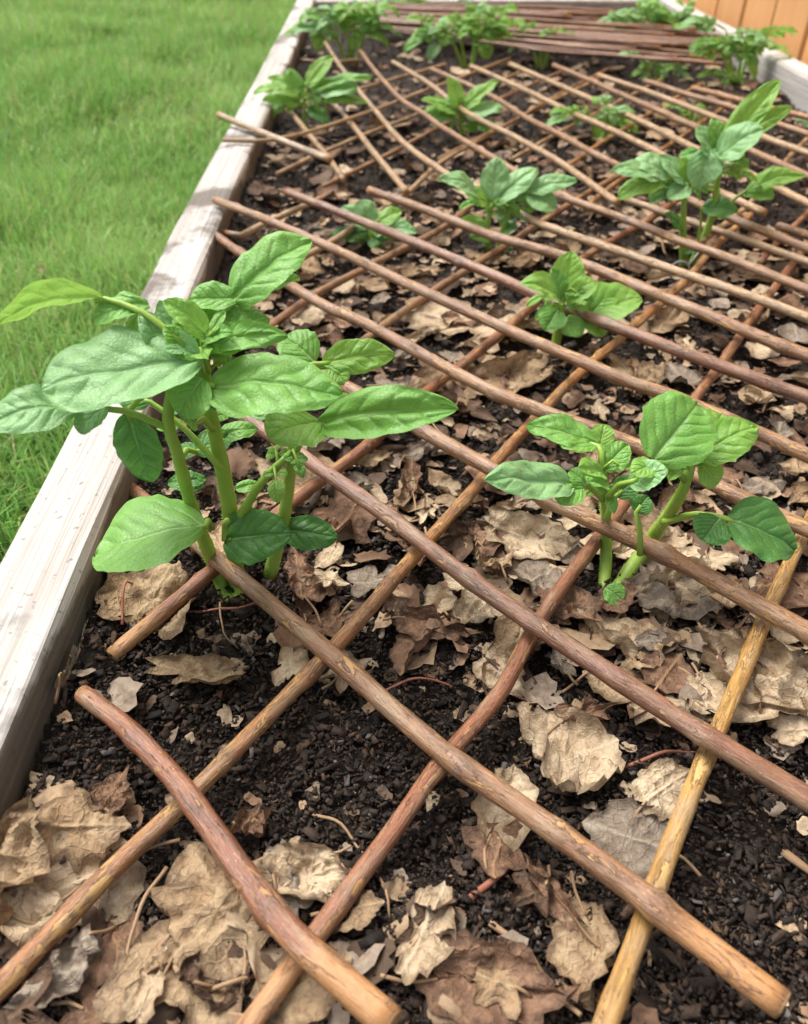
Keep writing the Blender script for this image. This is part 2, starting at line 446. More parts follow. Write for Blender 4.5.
# ------------------------------------------------------------------ fence
fx = XR_OUT + 0.035
fence = empty('wooden_fence', (fx, 1.8, GROUND))
tag(fence, 'orange-brown upright board fence standing behind the bed at top right', 'fence')
y = 0.35; k = 0
while y < 4.6:
    w = 0.137
    dx = random.uniform(-0.002, 0.002)
    vs = []; fs = []
    for (yy, xx) in ((0.003, 0), (w - 0.003, 0), (w, 0.003), (w, 0.018), (0, 0.018), (0, 0.003)):
        for z in (0.02, 1.55):
            vs.append((dx + xx, y + yy - 1.8, z))
    for j in range(6):
        a = 2 * j; b = 2 * ((j + 1) % 6)
        fs.append((a, a + 1, b + 1, b))
    fs.append(tuple(2 * j for j in range(6))); fs.append(tuple(2 * j + 1 for j in range(6))[::-1])
    o = build('fence_board', vs, fs, M_FENCE, fence, smooth=False)
    y += w + 0.009; k += 1
for z in (0.35, 1.25):
    vs = [(a, b, c) for a in (0.022, 0.06) for b in (-1.45, 2.8) for c in (z, z + 0.09)]
    build('rail', vs, [(0, 1, 3, 2), (4, 6, 7, 5), (0, 4, 5, 1), (2, 3, 7, 6), (0, 2, 6, 4), (1, 5, 7, 3)], M_FENCE, fence, smooth=False)

# ------------------------------------------------------------------ lawn
def lawn():
    Vs = []; Cs = []; Fs = []; base = 0
    def band(n, x0, x1, y0, y1, hs, ws):
        nonlocal base
        x = rng.uniform(x0, x1, n); y = rng.uniform(y0, y1, n)
        tuft = fbm(x * 6, y * 6, 3)
        keep = rng.random(n) < 0.45 + 1.1 * (fbm(x * 11 + 4, y * 11, 2))
        x, y, tuft = x[keep], y[keep], tuft[keep]; n = len(x)
        h = hs * rng.uniform(0.4, 1.15, n) * (0.35 + 1.5 * tuft)
        w = ws * rng.uniform(0.6, 1.25, n)
        az = rng.uniform(0, 2 * np.pi, n); lean = rng.uniform(0.05, 0.95, n) ** 1.1
        face = az + np.pi / 2 + rng.normal(0, 0.4, n)
        dirx, diry = np.cos(az), np.sin(az); wx, wy = np.cos(face), np.sin(face)
        verts = []
        for t, wf in ((0, 1.0), (0.38, 0.95), (0.74, 0.7), (1.0, 0.0)):
            off = h * lean * (t ** 1.7); zz = h * t * (1 - 0.40 * lean * t)
            cx, cy = x + dirx * off, y + diry * off
            if wf > 0:
                verts.append(np.stack([cx - wx * w * wf / 2, cy - wy * w * wf / 2, GROUND + zz], 1))
                verts.append(np.stack([cx + wx * w * wf / 2, cy + wy * w * wf / 2, GROUND + zz], 1))
            else:
                verts.append(np.stack([cx, cy, GROUND + zz], 1))
        A = np.stack(verts, 1)                       # n,7,3
        patch = 0.55 * fbm(x * 3.1 + 8, y * 3.1, 3) + 0.45 * fbm(x * 14 + 2, y * 14, 2)
        g = np.stack([0.130 + 0.45 * patch ** 1.5, 0.31 + 0.40 * patch ** 1.2, 0.055 + 0.25 * patch ** 1.6], 1)
        g *= rng.uniform(0.7, 1.3, (n, 1))
        yel = rng.random(n) < 0.13
        g[yel] = np.array([0.42, 0.45, 0.15]) * rng.uniform(0.7, 1.2, (yel.sum(), 1))
        dry = rng.random(n) < 0.06
        g[dry] = np.array([0.52, 0.45, 0.26]) * rng.uniform(0.7, 1.1, (dry.sum(), 1))
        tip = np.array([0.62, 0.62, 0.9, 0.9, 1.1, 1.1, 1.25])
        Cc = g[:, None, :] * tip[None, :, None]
        ii = base + np.arange(n)[:, None] * 7
        q = np.concatenate([ii + np.array([0, 1, 3, 2]), ii + np.array([2, 3, 5, 4])], 0)
        tr = ii + np.array([4, 5, 6, 6])
        Vs.append(A.reshape(-1, 3)); Cs.append(Cc.reshape(-1, 3)); Fs.append(q); T.append(tr[:, :3]); base += n * 7
    T = []
    xe = XL_OUT - 0.004
    band(150000, xe - 0.75, xe, 0.12, 1.25, 0.054, 0.0017)
    band(130000, xe - 1.55, xe, 1.25, 2.9, 0.058, 0.0021)
    band(30000, xe - 3.0, xe, 2.9, 5.2, 0.07, 0.0055)
    band(16000, xe - 2.2, xe - 0.75, 0.0, 1.25, 0.062, 0.0035)
    band(45000, xe - 4.5, xe - 1.5, 0.5, 7.0, 0.06, 0.0075)
    band(30000, xe - 1.5, xe, 5.2, 9.0, 0.06, 0.0085)
    band(30000, xe, fx - 0.03, Y_FAR + 0.045, Y_FAR + 3.5, 0.058, 0.005)
    band(12000, xe - 1.6, xe, -0.6, 0.12, 0.056, 0.003)
    V = np.concatenate(Vs); C = np.concatenate(Cs); Q = np.concatenate(Fs); T = np.concatenate(T)
    me = bpy.data.meshes.new('lawn_grass')
    me.vertices.add(len(V)); me.vertices.foreach_set('co', V.astype(np.float32).ravel())
    loops = np.concatenate([Q.ravel(), T.ravel()]).astype(np.int32)
    me.loops.add(len(loops)); me.loops.foreach_set('vertex_index', loops)
    nf = len(Q) + len(T); me.polygons.add(nf)
    me.polygons.foreach_set('loop_start', np.concatenate([np.arange(len(Q)) * 4, len(Q) * 4 + np.arange(len(T)) * 3]).astype(np.int32))
    me.polygons.foreach_set('loop_total', np.concatenate([np.full(len(Q), 4), np.full(len(T), 3)]).astype(np.int32))
    me.update(calc_edges=True)
    me.polygons.foreach_set('use_smooth', np.ones(nf, dtype=bool))
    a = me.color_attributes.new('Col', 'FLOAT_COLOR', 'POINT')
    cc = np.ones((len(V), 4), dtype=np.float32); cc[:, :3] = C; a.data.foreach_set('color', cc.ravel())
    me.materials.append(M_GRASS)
    o = bpy.data.objects.new('lawn_grass', me); COL.objects.link(o)
    tag(o, 'green lawn grass growing to the left of the white side board', 'grass', kind='stuff')
lawn()

# ------------------------------------------------------------------ willow rods and trellises
def catmull(pts, step):
    pts = [Vector(p) for p in pts]
    if len(pts) == 2: pts = [pts[0], (pts[0] + pts[1]) / 2, pts[1]]
    P = [pts[0] * 2 - pts[1]] + pts + [pts[-1] * 2 - pts[-2]]
    out = []
    for i in range(1, len(P) - 2):
        a, b, c, d = P[i - 1], P[i], P[i + 1], P[i + 2]
        n = max(1, int((c - b).length / step))
        for j in range(n):
            t = j / n
            out.append(0.5 * (2 * b + (c - a) * t + (2 * a - 5 * b + 4 * c - d) * t * t + (3 * b - a - 3 * c + d) * t ** 3))
    out.append(P[-2].copy())
    return out

def tube_geo(path, radii, seg=12, cap=True, rough=0.0, seed=0.0):
    n = len(path); vs = []; fs = []; uv = []
    tan = [(path[min(i + 1, n - 1)] - path[max(i - 1, 0)]).normalized() for i in range(n)]
    u = tan[0].orthogonal().normalized(); s = 0
    for i in range(n):
        if i: s += (path[i] - path[i - 1]).length
        u = (u - tan[i] * u.dot(tan[i])).normalized(); v = tan[i].cross(u)
        for j in range(seg):
            a = 2 * math.pi * j / seg
            r = radii[i] * (1 + (rough * mn.noise((math.cos(a) * 1.3 + seed, math.sin(a) * 1.3, s * 55)) if rough else 0))
            vs.append(path[i] + (u * math.cos(a) + v * math.sin(a)) * r)
            uv.append((abs(j / seg * 2 - 1), s))
    for i in range(n - 1):
        for j in range(seg):
            fs.append((i * seg + j, i * seg + (j + 1) % seg, (i + 1) * seg + (j + 1) % seg, (i + 1) * seg + j))
    if cap:
        fs.append(tuple(range(seg))[::-1]); fs.append(tuple((n - 1) * seg + j for j in range(seg)))
    return vs, fs, uv

def disc_end(centre, normal, r, out=0.0006):
    u = normal.orthogonal().normalized(); v = normal.cross(u); vs = []; n = 12
    slant = random.uniform(-0.35, 0.35)
    for rr, dz in ((r * 0.93, 0.0), (r * 0.5, 0.0003)):
        for j in range(n):
            a = 2 * math.pi * j / n
            vs.append(centre + normal * (out + dz) + (u * math.cos(a) + v * math.sin(a)) * rr)
    vs.append(centre + normal * (out + 0.0002))
    # rim joining the slice to the rod
    for j in range(n):
        a = 2 * math.pi * j / n
        vs.append(centre - normal * 0.0004 + (u * math.cos(a) + v * math.sin(a)) * r * 0.93)
    fs = []
    for j in range(n):
        k = (j + 1) % n
        fs.append((j, k, n + k, n + j)); fs.append((n + j, n + k, 2 * n))
        fs.append((2 * n + 1 + j, 2 * n + 1 + k, k, j))
    return vs, fs

RODPTS = []
def rod(parent, pts, r0, r1, tone, ends=(True, True), wob=0.0012, label=None, seg=12, node_gap=0.062, step=0.005, peel_end=0.0, peel_start=0.0):
    """pts: 3-D points of its run. r0, r1: radius at the first and last point"""
    k_ = 0.80 if parent.name.startswith('willow_trellis') and '.' not in parent.name else 0.69
    r0 *= k_; r1 *= k_
    loc = Vector(parent.location)
    path = catmull(pts, step); n = len(path); sd = random.uniform(0, 100)
    L = sum((path[i] - path[i - 1]).length for i in range(1, n))
    nodes = []; s = random.uniform(0.02, node_gap)
    while s < L: nodes.append((s, random.uniform(0.4, 1.0))); s += node_gap * random.uniform(0.6, 1.5)
    radii = []; val = []; s = 0; out = []
    for i in range(n):
        if i: s += (path[i] - path[i - 1]).length
        r = r0 + (r1 - r0) * s / L
        r *= 1 + 0.05 * mn.noise((s * 25, sd, 0)) + 0.03 * mn.noise((s * 90, sd, 3))
        nv = 0
        for (ns, k) in nodes:
            e = math.exp(-((s - ns) / 0.005) ** 2); r *= 1 + 0.13 * k * e
            nv = max(nv, k * math.exp(-((s - ns - 0.002) / 0.0024) ** 2))
        radii.append(r); val.append(nv)
        out.append(path[i] - loc + Vector((mn.noise((s * 9, sd, 1)), mn.noise((s * 9, sd, 5)), 0.35 * mn.noise((s * 9, sd, 9)))) * wob * 1.2
                   + Vector((mn.noise((s * 3, sd, 11)), mn.noise((s * 3, sd, 15)), 0)) * wob * 1.2)
    vs, fs, uv = tube_geo(out, radii, seg, True, 0.10, sd)
    angs = [random.uniform(0, 2 * math.pi) for _ in nodes]; ac = 0
    for i in range(n):
        if i: ac += (path[i] - path[i - 1]).length
        for (ns, k), an in zip(nodes, angs):
            if abs(ac - ns) < 0.010:
                for j in range(seg):
                    da = (2 * math.pi * j / seg - an + math.pi) % (2 * math.pi) - math.pi
                    vs[i * seg + j] += (vs[i * seg + j] - out[i]) * (0.38 * k * math.exp(-((ac - ns) / 0.0035) ** 2 - (da / 0.55) ** 2))
    for q_, r_ in zip(out, radii): RODPTS.append((q_ + loc, r_))
    vv = []; ee = []; k0, k1 = random.uniform(0.2, 0.8), random.uniform(0.3, 0.9); acc = 0
    for i in range(n):
        if i: acc += (path[i] - path[i - 1]).length
        e_ = max(max(k0, peel_start) * math.exp(-acc / (0.06 if peel_start else 0.012)), max(k1, peel_end) * math.exp(-(L - acc) / (0.045 if peel_end else 0.012)))
        ee += [e_] * seg
        for j in range(seg): vv.append(val[i] * (0.55 + 0.45 * mn.noise((j * 0.9, i * 0.3, sd))))
    o = build('rod', vs, fs, ROD[tone], parent, uvs=uv, vals=vv, cols=np.repeat(np.array(ee)[:, None], 3, 1))
    if label: o['label'] = label
    for e, a, b in ((0, 0, 1), (1, -1, -2)):
        if ends[e]:
            dv, df = disc_end(out[a], (out[a] - out[b]).normalized(), radii[a])
            build('cut_end', dv, df, M_CUT, o)
    return o

def zrun(px, z):
    """photo run + heights along it -> points in the bed"""
    zz = z if isinstance(z, (list, tuple)) else (z, z)
    zz = tuple(q + 0.0165 if q < -0.012 else q for q in zz)
    d = [0]
    for i in range(1, len(px)): d.append(d[-1] + math.hypot(px[i][0] - px[i - 1][0], px[i][1] - px[i - 1][1]))
    return [on_z(p[0], p[1], zz[0] + (zz[1] - zz[0]) * d[i] / d[-1]) for i, p in enumerate(px)]

front = empty('willow_trellis', on_z(480, 560, SOIL))
tag(front, 'near willow rod trellis spread open over the leaf litter and foreground plants', 'trellis', 'willow trellises on the bed')
zA, zB = -0.040, -0.029
FB = [
    ([(83, 694), (122, 724), (164, 766), (204, 816), (244, 874), (290, 932), (340, 979), (392, 1024)], (-0.026, -0.022), 0.0048, 0.0062, 'red', (1, 1), 'thick reddish rod lying nearest, bent, with a pale peeled lower end'),
    ([(118, 478), (200, 546), (325, 652), (440, 752), (530, 815), (620, 880), (782, 1003)], (-0.040, -0.027), 0.0052, 0.0060, 'brown', (1, 1), 'long brown rod with scarred bark ending at the lower right'),
    ([(205, 392), (266, 432), (380, 510), (470, 578), (539, 625), (664, 708), (808, 800), (900, 858)], zB, 0.0052, 0.0058, 'plum', (1, 1), None),
    ([(195, 299), (270, 339), (340, 382), (407, 421), (454, 449), (539, 495), (674, 561), (808, 634), (920, 694)], (-0.018, zB), 0.0050, 0.0060, 'brown', (1, 1), None),
    ([(208, 231), (310, 298), (366, 324), (447, 367), (504, 395), (634, 445), (669, 463), (740, 499), (808, 530), (920, 580)], (-0.006, zB), 0.0050, 0.0056, 'brown', (1, 1), None),
    ([(215, 200), (270, 221), (350, 256), (404, 282), (484, 319), (560, 352), (624, 380), (674, 398), (754, 432), (808, 456), (900, 495)], (0.007, zB), 0.0046, 0.0054, 'brown', (1, 1), None),
    ([(287, 192), (404, 238), (484, 271), (549, 300), (600, 321), (680, 352), (714, 364), (808, 398), (900, 432)], (-0.022, zB), 0.0050, 0.0056, 'plum', (1, 1), None),
    ([(370, 190), (420, 208), (484, 233), (549, 252), (587, 266), (680, 304), (760, 337), (808, 356), (900, 392)], (-0.024, zB), 0.0050, 0.0058, 'brown', (1, 1), None),
]
for i, (run, z, r0, r1, tone, ends, lab) in enumerate(FB): rod(front, zrun(run, z), r0, r1, tone, ends, label=lab, peel_end=1.0 if i < 2 else 0.0)
FA = [
    ([(-60, 1046), (0, 988), (100, 882), (200, 786), (295, 690), (350, 630), (404, 566), (469, 495), (504, 454), (579, 376), (624, 337), (684, 283), (712, 250), (750, 215)], zA, 0.0047, 0.0042, 'orange', None),
    ([(220, 1066), (250, 1024), (320, 930), (404, 815), (434, 770), (499, 690), (539, 620), (599, 540), (644, 475), (694, 400), (734, 345), (789, 268), (830, 215)], zA, 0.0046, 0.0042, 'red', None),
    ([(586, 1075), (604, 1024), (654, 890), (704, 757), (730, 695), (764, 615), (806, 530), (860, 425)], zA, 0.0047, 0.0044, 'yellow', 'yellow rod with smooth bare bark at the lower right'),
    ([(110, 657), (200, 580), (280, 510), (360, 450), (436, 384), (480, 350), (529, 308), (581, 259), (652, 217), (690, 190)], (-0.046, -0.036), 0.0050, 0.0040, 'red', 'reddish rod whose lower end is pushed into the soil'),
    ([(140, 484), (187, 458), (243, 428), (300, 388), (351, 350), (417, 302), (500, 249), (533, 227), (581, 197), (630, 170)], (-0.046, zA), 0.0044, 0.0038, 'brown', None),
    ([(215, 362), (269, 328), (317, 294), (380, 261), (444, 227), (478, 199), (520, 172)], (-0.044, zA), 0.0044, 0.0036, 'brown', None),
]
for i, (run, z, r0, r1, tone, lab) in enumerate(FA): rod(front, zrun(run, z), r0, r1, tone, label=lab, peel_start=1.0 if i == 1 else (0.6 if i == 3 else 0.0))
# wire tie where two rods cross
tc = on_z(679, 271, -0.020); tv = []
for k in range(20):
    a = k / 19 * 2.2 * math.pi
    tv.append(tc - Vector(front.location) + Vector((0.0085 * math.cos(a) + 0.0015 * k / 19, 0.002 * k / 19, 0.0085 * math.sin(a))))
tv.append(tv[-1] + Vector((0.006, 0.001, 0.010)))
vs, fs, uv = tube_geo(tv, [0.0007] * len(tv), 6)
build('wire_tie', vs, fs, M_WIRE, front)

back = empty('willow_trellis', on_z(520, 130, SOIL))
tag(back, 'farther willow rod trellis of tan rods stretched over the middle of the bed', 'trellis', 'willow trellises on the bed')
BB = [
    ([(218, 115), (262, 133), (330, 160)], (0.010, -0.020), 0.0058, 0.0054, 'pale', 'pale grey rod resting on the white side board'),
    ([(288, 110), (318, 145), (343, 180)], (-0.030, -0.036), 0.0050, 0.0044, 'tan', None),
    ([(310, 80), (340, 110), (375, 153), (407, 192)], -0.028, 0.0048, 0.0050, 'tan', None),
    ([(325, 42), (340, 65), (370, 105), (405, 144), (442, 171), (478, 191), (536, 222), (613, 249), (680, 272), (760, 300), (808, 318), (900, 350)], -0.022, 0.0042, 0.0056, 'tan', None),
    ([(360, 51), (394, 93), (425, 115), (446, 130), (500, 162), (544, 189), (637, 224), (680, 241), (732, 259), (808, 290), (880, 318)], -0.022, 0.0044, 0.0056, 'brown', None),
    ([(393, 62), (429, 84), (464, 111), (519, 139), (560, 162), (618, 203)], -0.022, 0.0048, 0.0052, 'tan', None),
    ([(431, 69), (488, 94), (523, 116), (560, 135), (626, 170), (700, 205), (740, 222), (808, 249), (860, 268)], -0.022, 0.0048, 0.0056, 'brown', None),
    ([(471, 66), (519, 87), (560, 107), (649, 148), (695, 180), (764, 213)], -0.022, 0.0050, 0.0054, 'tan', None),
    ([(510, 64), (560, 86), (620, 112), (692, 146), (729, 164), (808, 203), (850, 222)], -0.022, 0.0050, 0.0056, 'tan', None),
    ([(554, 65), (600, 85), (698, 128), (741, 146), (808, 176), (860, 198)], -0.022, 0.0050, 0.0056, 'brown', None),
    ([(598, 75), (640, 89), (689, 107), (763, 137), (808, 153), (860, 172)], -0.022, 0.0050, 0.0056, 'tan', None),
    ([(644, 81), (690, 95), (732, 107), (757, 117), (808, 134), (860, 152)], -0.022, 0.0050, 0.0054, 'brown', None),
    ([(692, 88), (740, 100), (806, 117), (860, 130)], -0.022, 0.0052, 0.0056, 'orange', None),
    ([(626, 199), (700, 225), (740, 238), (808, 262), (870, 284)], -0.030, 0.0044, 0.0050, 'tan', None),
    ([(778, 226), (808, 236), (850, 250)], -0.024, 0.0056, 0.0056, 'brown', None),
]
for run, z, r0, r1, tone, lab in BB: rod(back, zrun(run, z), r0, r1, tone, label=lab, seg=10, step=0.009)
BA = [
    ([(223, 140), (262, 141), (304, 133), (363, 114), (422, 92), (475, 72), (510, 58)], (0.006, -0.036), 0.0034, 0.0036, 'tan'),
    ([(222, 233), (240, 236), (265, 223), (321, 198)], (-0.030, -0.036), 0.0046, 0.0042, 'pale'),
    ([(278, 174), (328, 150), (415, 115), (470, 93), (525, 70)], -0.036, 0.0036, 0.0036, 'tan'),
    ([(323, 186), (373, 162), (436, 129), (490, 103), (560, 72)], -0.036, 0.0038, 0.0036, 'brown'),
    ([(262, 276), (317, 250), (366, 220), (408, 192), (440, 163), (480, 140), (540, 107), (600, 78)], -0.038, 0.0046, 0.0036, 'tan'),
    ([(439, 159), (480, 138), (519, 118), (560, 94), (610, 68)], -0.036, 0.0036, 0.0034, 'brown'),
    ([(512, 159), (560, 132), (612, 105), (660, 80)], -0.036, 0.0036, 0.0034, 'tan'),
    ([(566, 167), (600, 143), (631, 124), (667, 103), (700, 84)], -0.036, 0.0038, 0.0036, 'orange'),
    ([(585, 209), (612, 186), (667, 146), (689, 131), (730, 103)], -0.036, 0.0040, 0.0036, 'orange'),
    ([(700, 243), (750, 203), (781, 166), (808, 138), (830, 115)], -0.036, 0.0040, 0.0036, 'tan'),
    ([(760, 262), (790, 230), (830, 190)], -0.036, 0.0042, 0.0038, 'red'),
    ([(300, 60), (330, 62), (362, 60)], -0.040, 0.0038, 0.0034, 'brown'),
    ([(345, 93), (395, 79), (446, 64)], -0.036, 0.0036, 0.0034, 'tan'),
]
for run, z, r0, r1, tone in BA: rod(back, zrun(run, z), r0, r1, tone, seg=10, step=0.009)

fold = empty('folded_trellis', on_z(560, 35, SOIL))
tag(fold, 'folded bundle of dark reddish willow rods lying across the far end of the bed', 'trellis', 'willow trellises on the bed')
for i in range(92):
    t = (i + random.uniform(-0.4, 0.4)) / 91
    xl = random.uniform(352, 392) if random.random() < 0.7 else random.uniform(400, 520)
    yl = 3 + 26 * t; yr = 13 + 52 * t
    xr = random.uniform(610, 745) if t > 0.25 else random.uniform(560, 640)
    f = (xl - 370) / 350; y0 = yl + (yr - yl) * f
    f1 = (xr - 370) / 350; y1 = yl + (yr - yl) * f1
    z = -0.020 + random.uniform(0, 0.030)
    a, b = on_z(xl, y0, z), on_z(xr, y1, z + random.uniform(-0.008, 0.008))
    m = (a + b) / 2 + Vector((0, random.uniform(-0.012, 0.012), random.uniform(-0.004, 0.004)))
    rod(fold, [a, m, b], random.uniform(0.0027, 0.0042), random.uniform(0.0030, 0.0046), random.choice(['dark', 'plum', 'red', 'red', 'brown', 'dark', 'dark', 'plum']), seg=8, step=0.02, wob=0.003)

# ------------------------------------------------------------------ potato plants
def leaf_geo(p0, p1, width, up, arch=0.06, fold=0.12, a=0.5, b=0.62, nu=26, nv=14, ripple=0.05, droop=0.0, sd=0.0, nveins=5.3):
    ax = p1 - p0; L = ax.length; ax = ax / L
    n = (up - ax * up.dot(ax)).normalized(); s = ax.cross(n)
    peak = a / (a + b); mx = peak ** a * (1 - peak) ** b
    vs = []; val = []; fs = []
    asp = (width / 2) / L
    for i in range(nu + 1):
        u = i / nu
        uu = 0.012 + 0.985 * (u ** 1.0)
        w = (uu ** a) * ((1 - uu) ** b) / mx * width / 2
        for j in range(nv + 1):
            v = -1 + 2 * j / nv
            # side veins sweep forward from the midrib
            q = (u - (0.75 + 0.35 * abs(v)) * abs(v) * (w / L)) * nveins + (0.5 if v < 0 else 0.0) * 0.7 + 0.45 * mn.noise((u * 3.5 + sd, 5.0 if v > 0 else -5.0, sd)) + 0.10 * mn.noise((u * 11, v * 4, sd))
            dv = abs(q - round(q))
            edge = 1 - abs(v) ** 3
            vein = math.exp(-(dv / 0.10) ** 2) * edge * min(1, abs(v) * 8 + 0.2)
            mid = math.exp(-(v * w / ((0.012 * L + 0.0006) * (1.05 - 0.6 * u))) ** 2) * (1 - 0.45 * u)
            bul = (math.sin(math.pi * min(1, dv * 2) * 0.5)) ** 0.8 * edge * min(1, abs(v) * 4) * (1 - 0.5 * u)
            h = L * (arch * 4 * u * (1 - u) - droop * u * u)
            h += abs(v) * w * fold * 2 - (abs(v) ** 2) * w * fold * 0.9
            h += 0.015 * L * bul - 0.014 * L * mid - 0.004 * L * vein
            h += ripple * L * (abs(v) ** 2) * (mn.noise((u * 4.2 + sd, (2.0 if v > 0 else -2.0) + v * 0.4, sd)) )
            h += 0.07 * L * mn.noise((u * 2.0 + sd, v * 0.9, sd + 3.3)) + 0.03 * L * mn.noise((u * 5 + sd, v * 2.2, sd + 8.1))
            ww = w * (1 + 0.09 * mn.noise((u * 9 + sd, 1.0 if v > 0 else -1.0, sd)) * abs(v))
            vs.append(p0 + ax * (L * uu) + s * (v * ww) + n * h)
            val.append(min(1, max(vein * 0.42, mid)))
    for i in range(nu):
        for j in range(nv):
            k = i * (nv + 1) + j
            fs.append((k, k + 1, k + nv + 2, k + nv + 1))
    # face the upper side up
    return vs, fs, val

UP0 = Vector((0, -0.42, 0.9)).normalized()
def leaf(name, parent, base, P0, P1, wpx, roll=0.0, tone='mid', arch=0.06, fold=0.12, rnd=False, droop=0.0, res=1.0):
    p0, p1 = Vector(P0), Vector(P1)
    w = wpx / F_PX * depth_at((p0 + p1) / 2)
    ax = (p1 - p0).normalized()
    up = Matrix.Rotation(R(roll), 3, ax) @ UP0
    a, b = (0.50, 0.48) if rnd else (0.50, 0.66)
    vs, fs, val = leaf_geo(p0 - base, p1 - base, w, up, arch, fold, a, b, max(8, int(70 * res)), max(8, int(40 * res)) // 2 * 2, 0.07, droop, random.uniform(0, 99))
    return build(name, vs, fs, GREEN[tone], parent, vals=val)

def stalk(name, parent, base, pts, r0, r1, seg=9, step=0.006, fuzz=0):
    path = catmull([Vector(p) - base for p in pts], step); n = len(path)
    rad = [(r0 + (r1 - r0) * i / (n - 1)) * (1 + (0.10 * math.exp(-(((i * step * 1000 + 4) % 27 - 13) / 2.6) ** 2) if name == 'stem' else 0)) for i in range(n)]
    vs, fs, uv = tube_geo(path, rad, seg, True, 0.10, random.uniform(0, 50))
    vs = list(vs); uv = list(uv)
    if name == 'stem' and fuzz:
        for _ in range(fuzz):
            i = random.randrange(1, n - 1); a = random.uniform(0, 2 * math.pi); tg = (path[i + 1] - path[i - 1]).normalized()
            u_ = tg.orthogonal().normalized(); nrm = (u_ * math.cos(a) + tg.cross(u_) * math.sin(a)).normalized(); sid = nrm.cross(tg)
            o_ = path[i] + tg * random.uniform(-0.5, 0.5) * step + nrm * rad[i] * 0.95; ln = random.uniform(0.0006, 0.0017); k = len(vs)
            vs += [o_ - sid * 0.00007, o_ + sid * 0.00007, o_ + nrm * ln + tg * random.uniform(-0.4, 0.4) * ln + sid * random.uniform(-0.4, 0.4) * ln]; uv += [(0, 0)] * 3
            fs.append((k, k + 1, k + 2))
    return build(name, vs, fs, M_STEM, parent, uvs=uv)

def plant(label, basepx, stems, leaves, res=1.0, fill=0, fillpx=20, ftone=('young', 'mid', 'young'), group='potato plants growing through the trellis'):
    """stems: runs of (px, py, dy) with two radii in mm. leaves: dicts; 'at' = where the stalk leaves its stem; sub = leaflets on the same stalk"""
    base = on_soil(*basepx); yb = base.y
    t = empty('potato_plant', base)
    tag(t, label, 'potato plant', group)
    P = lambda q: on_y(q[0], q[1], yb + (q[2] if len(q) > 2 else 0.0))
    for run, r0, r1 in stems: stalk('stem', t, base, [P(q) for q in run], r0 / 1000 * 0.9, r1 / 1000 * 0.82, fuzz=900 if res >= 1 else 0)
    leaves = list(leaves); fr = random.Random(int(basepx[0] * 7 + basepx[1]))
    for k in range(fill):            # compound leaves: a stalk with one end leaflet and pairs of smaller ones
        run = stems[k % len(stems)][0]; q = run[-1]; q2 = run[-2]; m = fr.uniform(-0.1, 0.75)
        o_ = tuple(q[i] + (q2[i] - q[i]) * m for i in range(3)); a = 2.399 * k + fr.uniform(-0.4, 0.4); ln = fillpx * fr.uniform(0.7, 1.2)
        ca, sa = math.cos(a), math.sin(a); up_ = fr.uniform(0.25, 0.85)
        X = lambda f, side=0.0: (o_[0] + ln * (1.5 * f * ca - side * sa * 0.55), o_[1] - ln * (up_ * f + 0.50 * f * sa + side * ca * 0.35) + ln * 0.45 * f * f, o_[2] + 0.00042 * ln * (f * sa + 0.6 * side * ca))
        sub_ = []
        for f in (0.38, 0.62)[:fr.choice([1, 2, 2])]:
            for sd_2 in (-1, 1):
                e_ = X(f + 0.16, sd_2 * fr.uniform(0.6, 0.95)); s_ = X(f, sd_2 * 0.12)
                sub_.append((s_[0], s_[1], e_, ln * fr.uniform(0.28, 0.42), s_[2], fr.uniform(-15, 15)))
        leaves.append(dict(at=o_, b=X(0.72), t=X(1.42), w=ln * fr.uniform(0.42, 0.6), tone=fr.choice(ftone), fold=fr.uniform(0.1, 0.3), arch=fr.uniform(0.04, 0.16), res=min(res, 0.5), r=0.8, roll=fr.uniform(-12, 12), sub=sub_))
    for lf in leaves:
        kw = dict(roll=lf.get('roll', 0), tone=lf.get('tone', 'mid'), arch=lf.get('arch', 0.06), fold=lf.get('fold', 0.12), rnd=lf.get('rnd', False), droop=lf.get('droop', 0), res=lf.get('res', res))
        b = P(lf['b']); o = leaf('leaf', t, base, b, P(lf['t']), lf['w'], **kw)
        if 'at' in lf:
            a = P(lf['at']); m = (a + b) / 2 + Vector((0, 0, lf.get('sag', 0.004)))
            tipdir = (P(lf['t']) - b).normalized() * 0.004
            stalk('petiole', o, base, [a, m, b, b + tipdir], lf.get('r', 1.6) / 1000, lf.get('r', 1.6) * 0.7 / 1000, 7)
        for sl in lf.get('sub', []):
            kw2 = dict(kw); kw2['rnd'] = True
            kw2['roll'] = sl[5] if len(sl) > 5 else kw['roll']
            if len(sl) > 6: kw2['tone'] = sl[6]
            leaf('leaflet', o, base, P((sl[0], sl[1], sl[4] if len(sl) > 4 else lf['b'][2])), P((sl[2][0], sl[2][1], sl[2][2])), sl[3], **kw2)
    return t
_r = random.Random(21); CROWN = []
for k in range(26):
    a = 2.399 * k; ln = _r.uniform(20, 46); bx_, by_ = 203 + _r.uniform(-26, 22), 346 + _r.uniform(-16, 14); up_ = _r.uniform(0.2, 0.9)
    d_ = _r.uniform(-0.006, 0.024)
    CROWN.append(dict(at=(204, 360, 0.004), b=(bx_, by_, d_), t=(bx_ + ln * math.cos(a), by_ - ln * (up_ + 0.35 * math.sin(a)), d_ + 0.012 * math.sin(a)), w=ln * _r.uniform(0.55, 0.8), tone=_r.choice(['young', 'young', 'mid', 'blue', 'mid']), fold=_r.uniform(0.1, 0.3), arch=_r.uniform(0.05, 0.16), res=0.5, r=0.8))
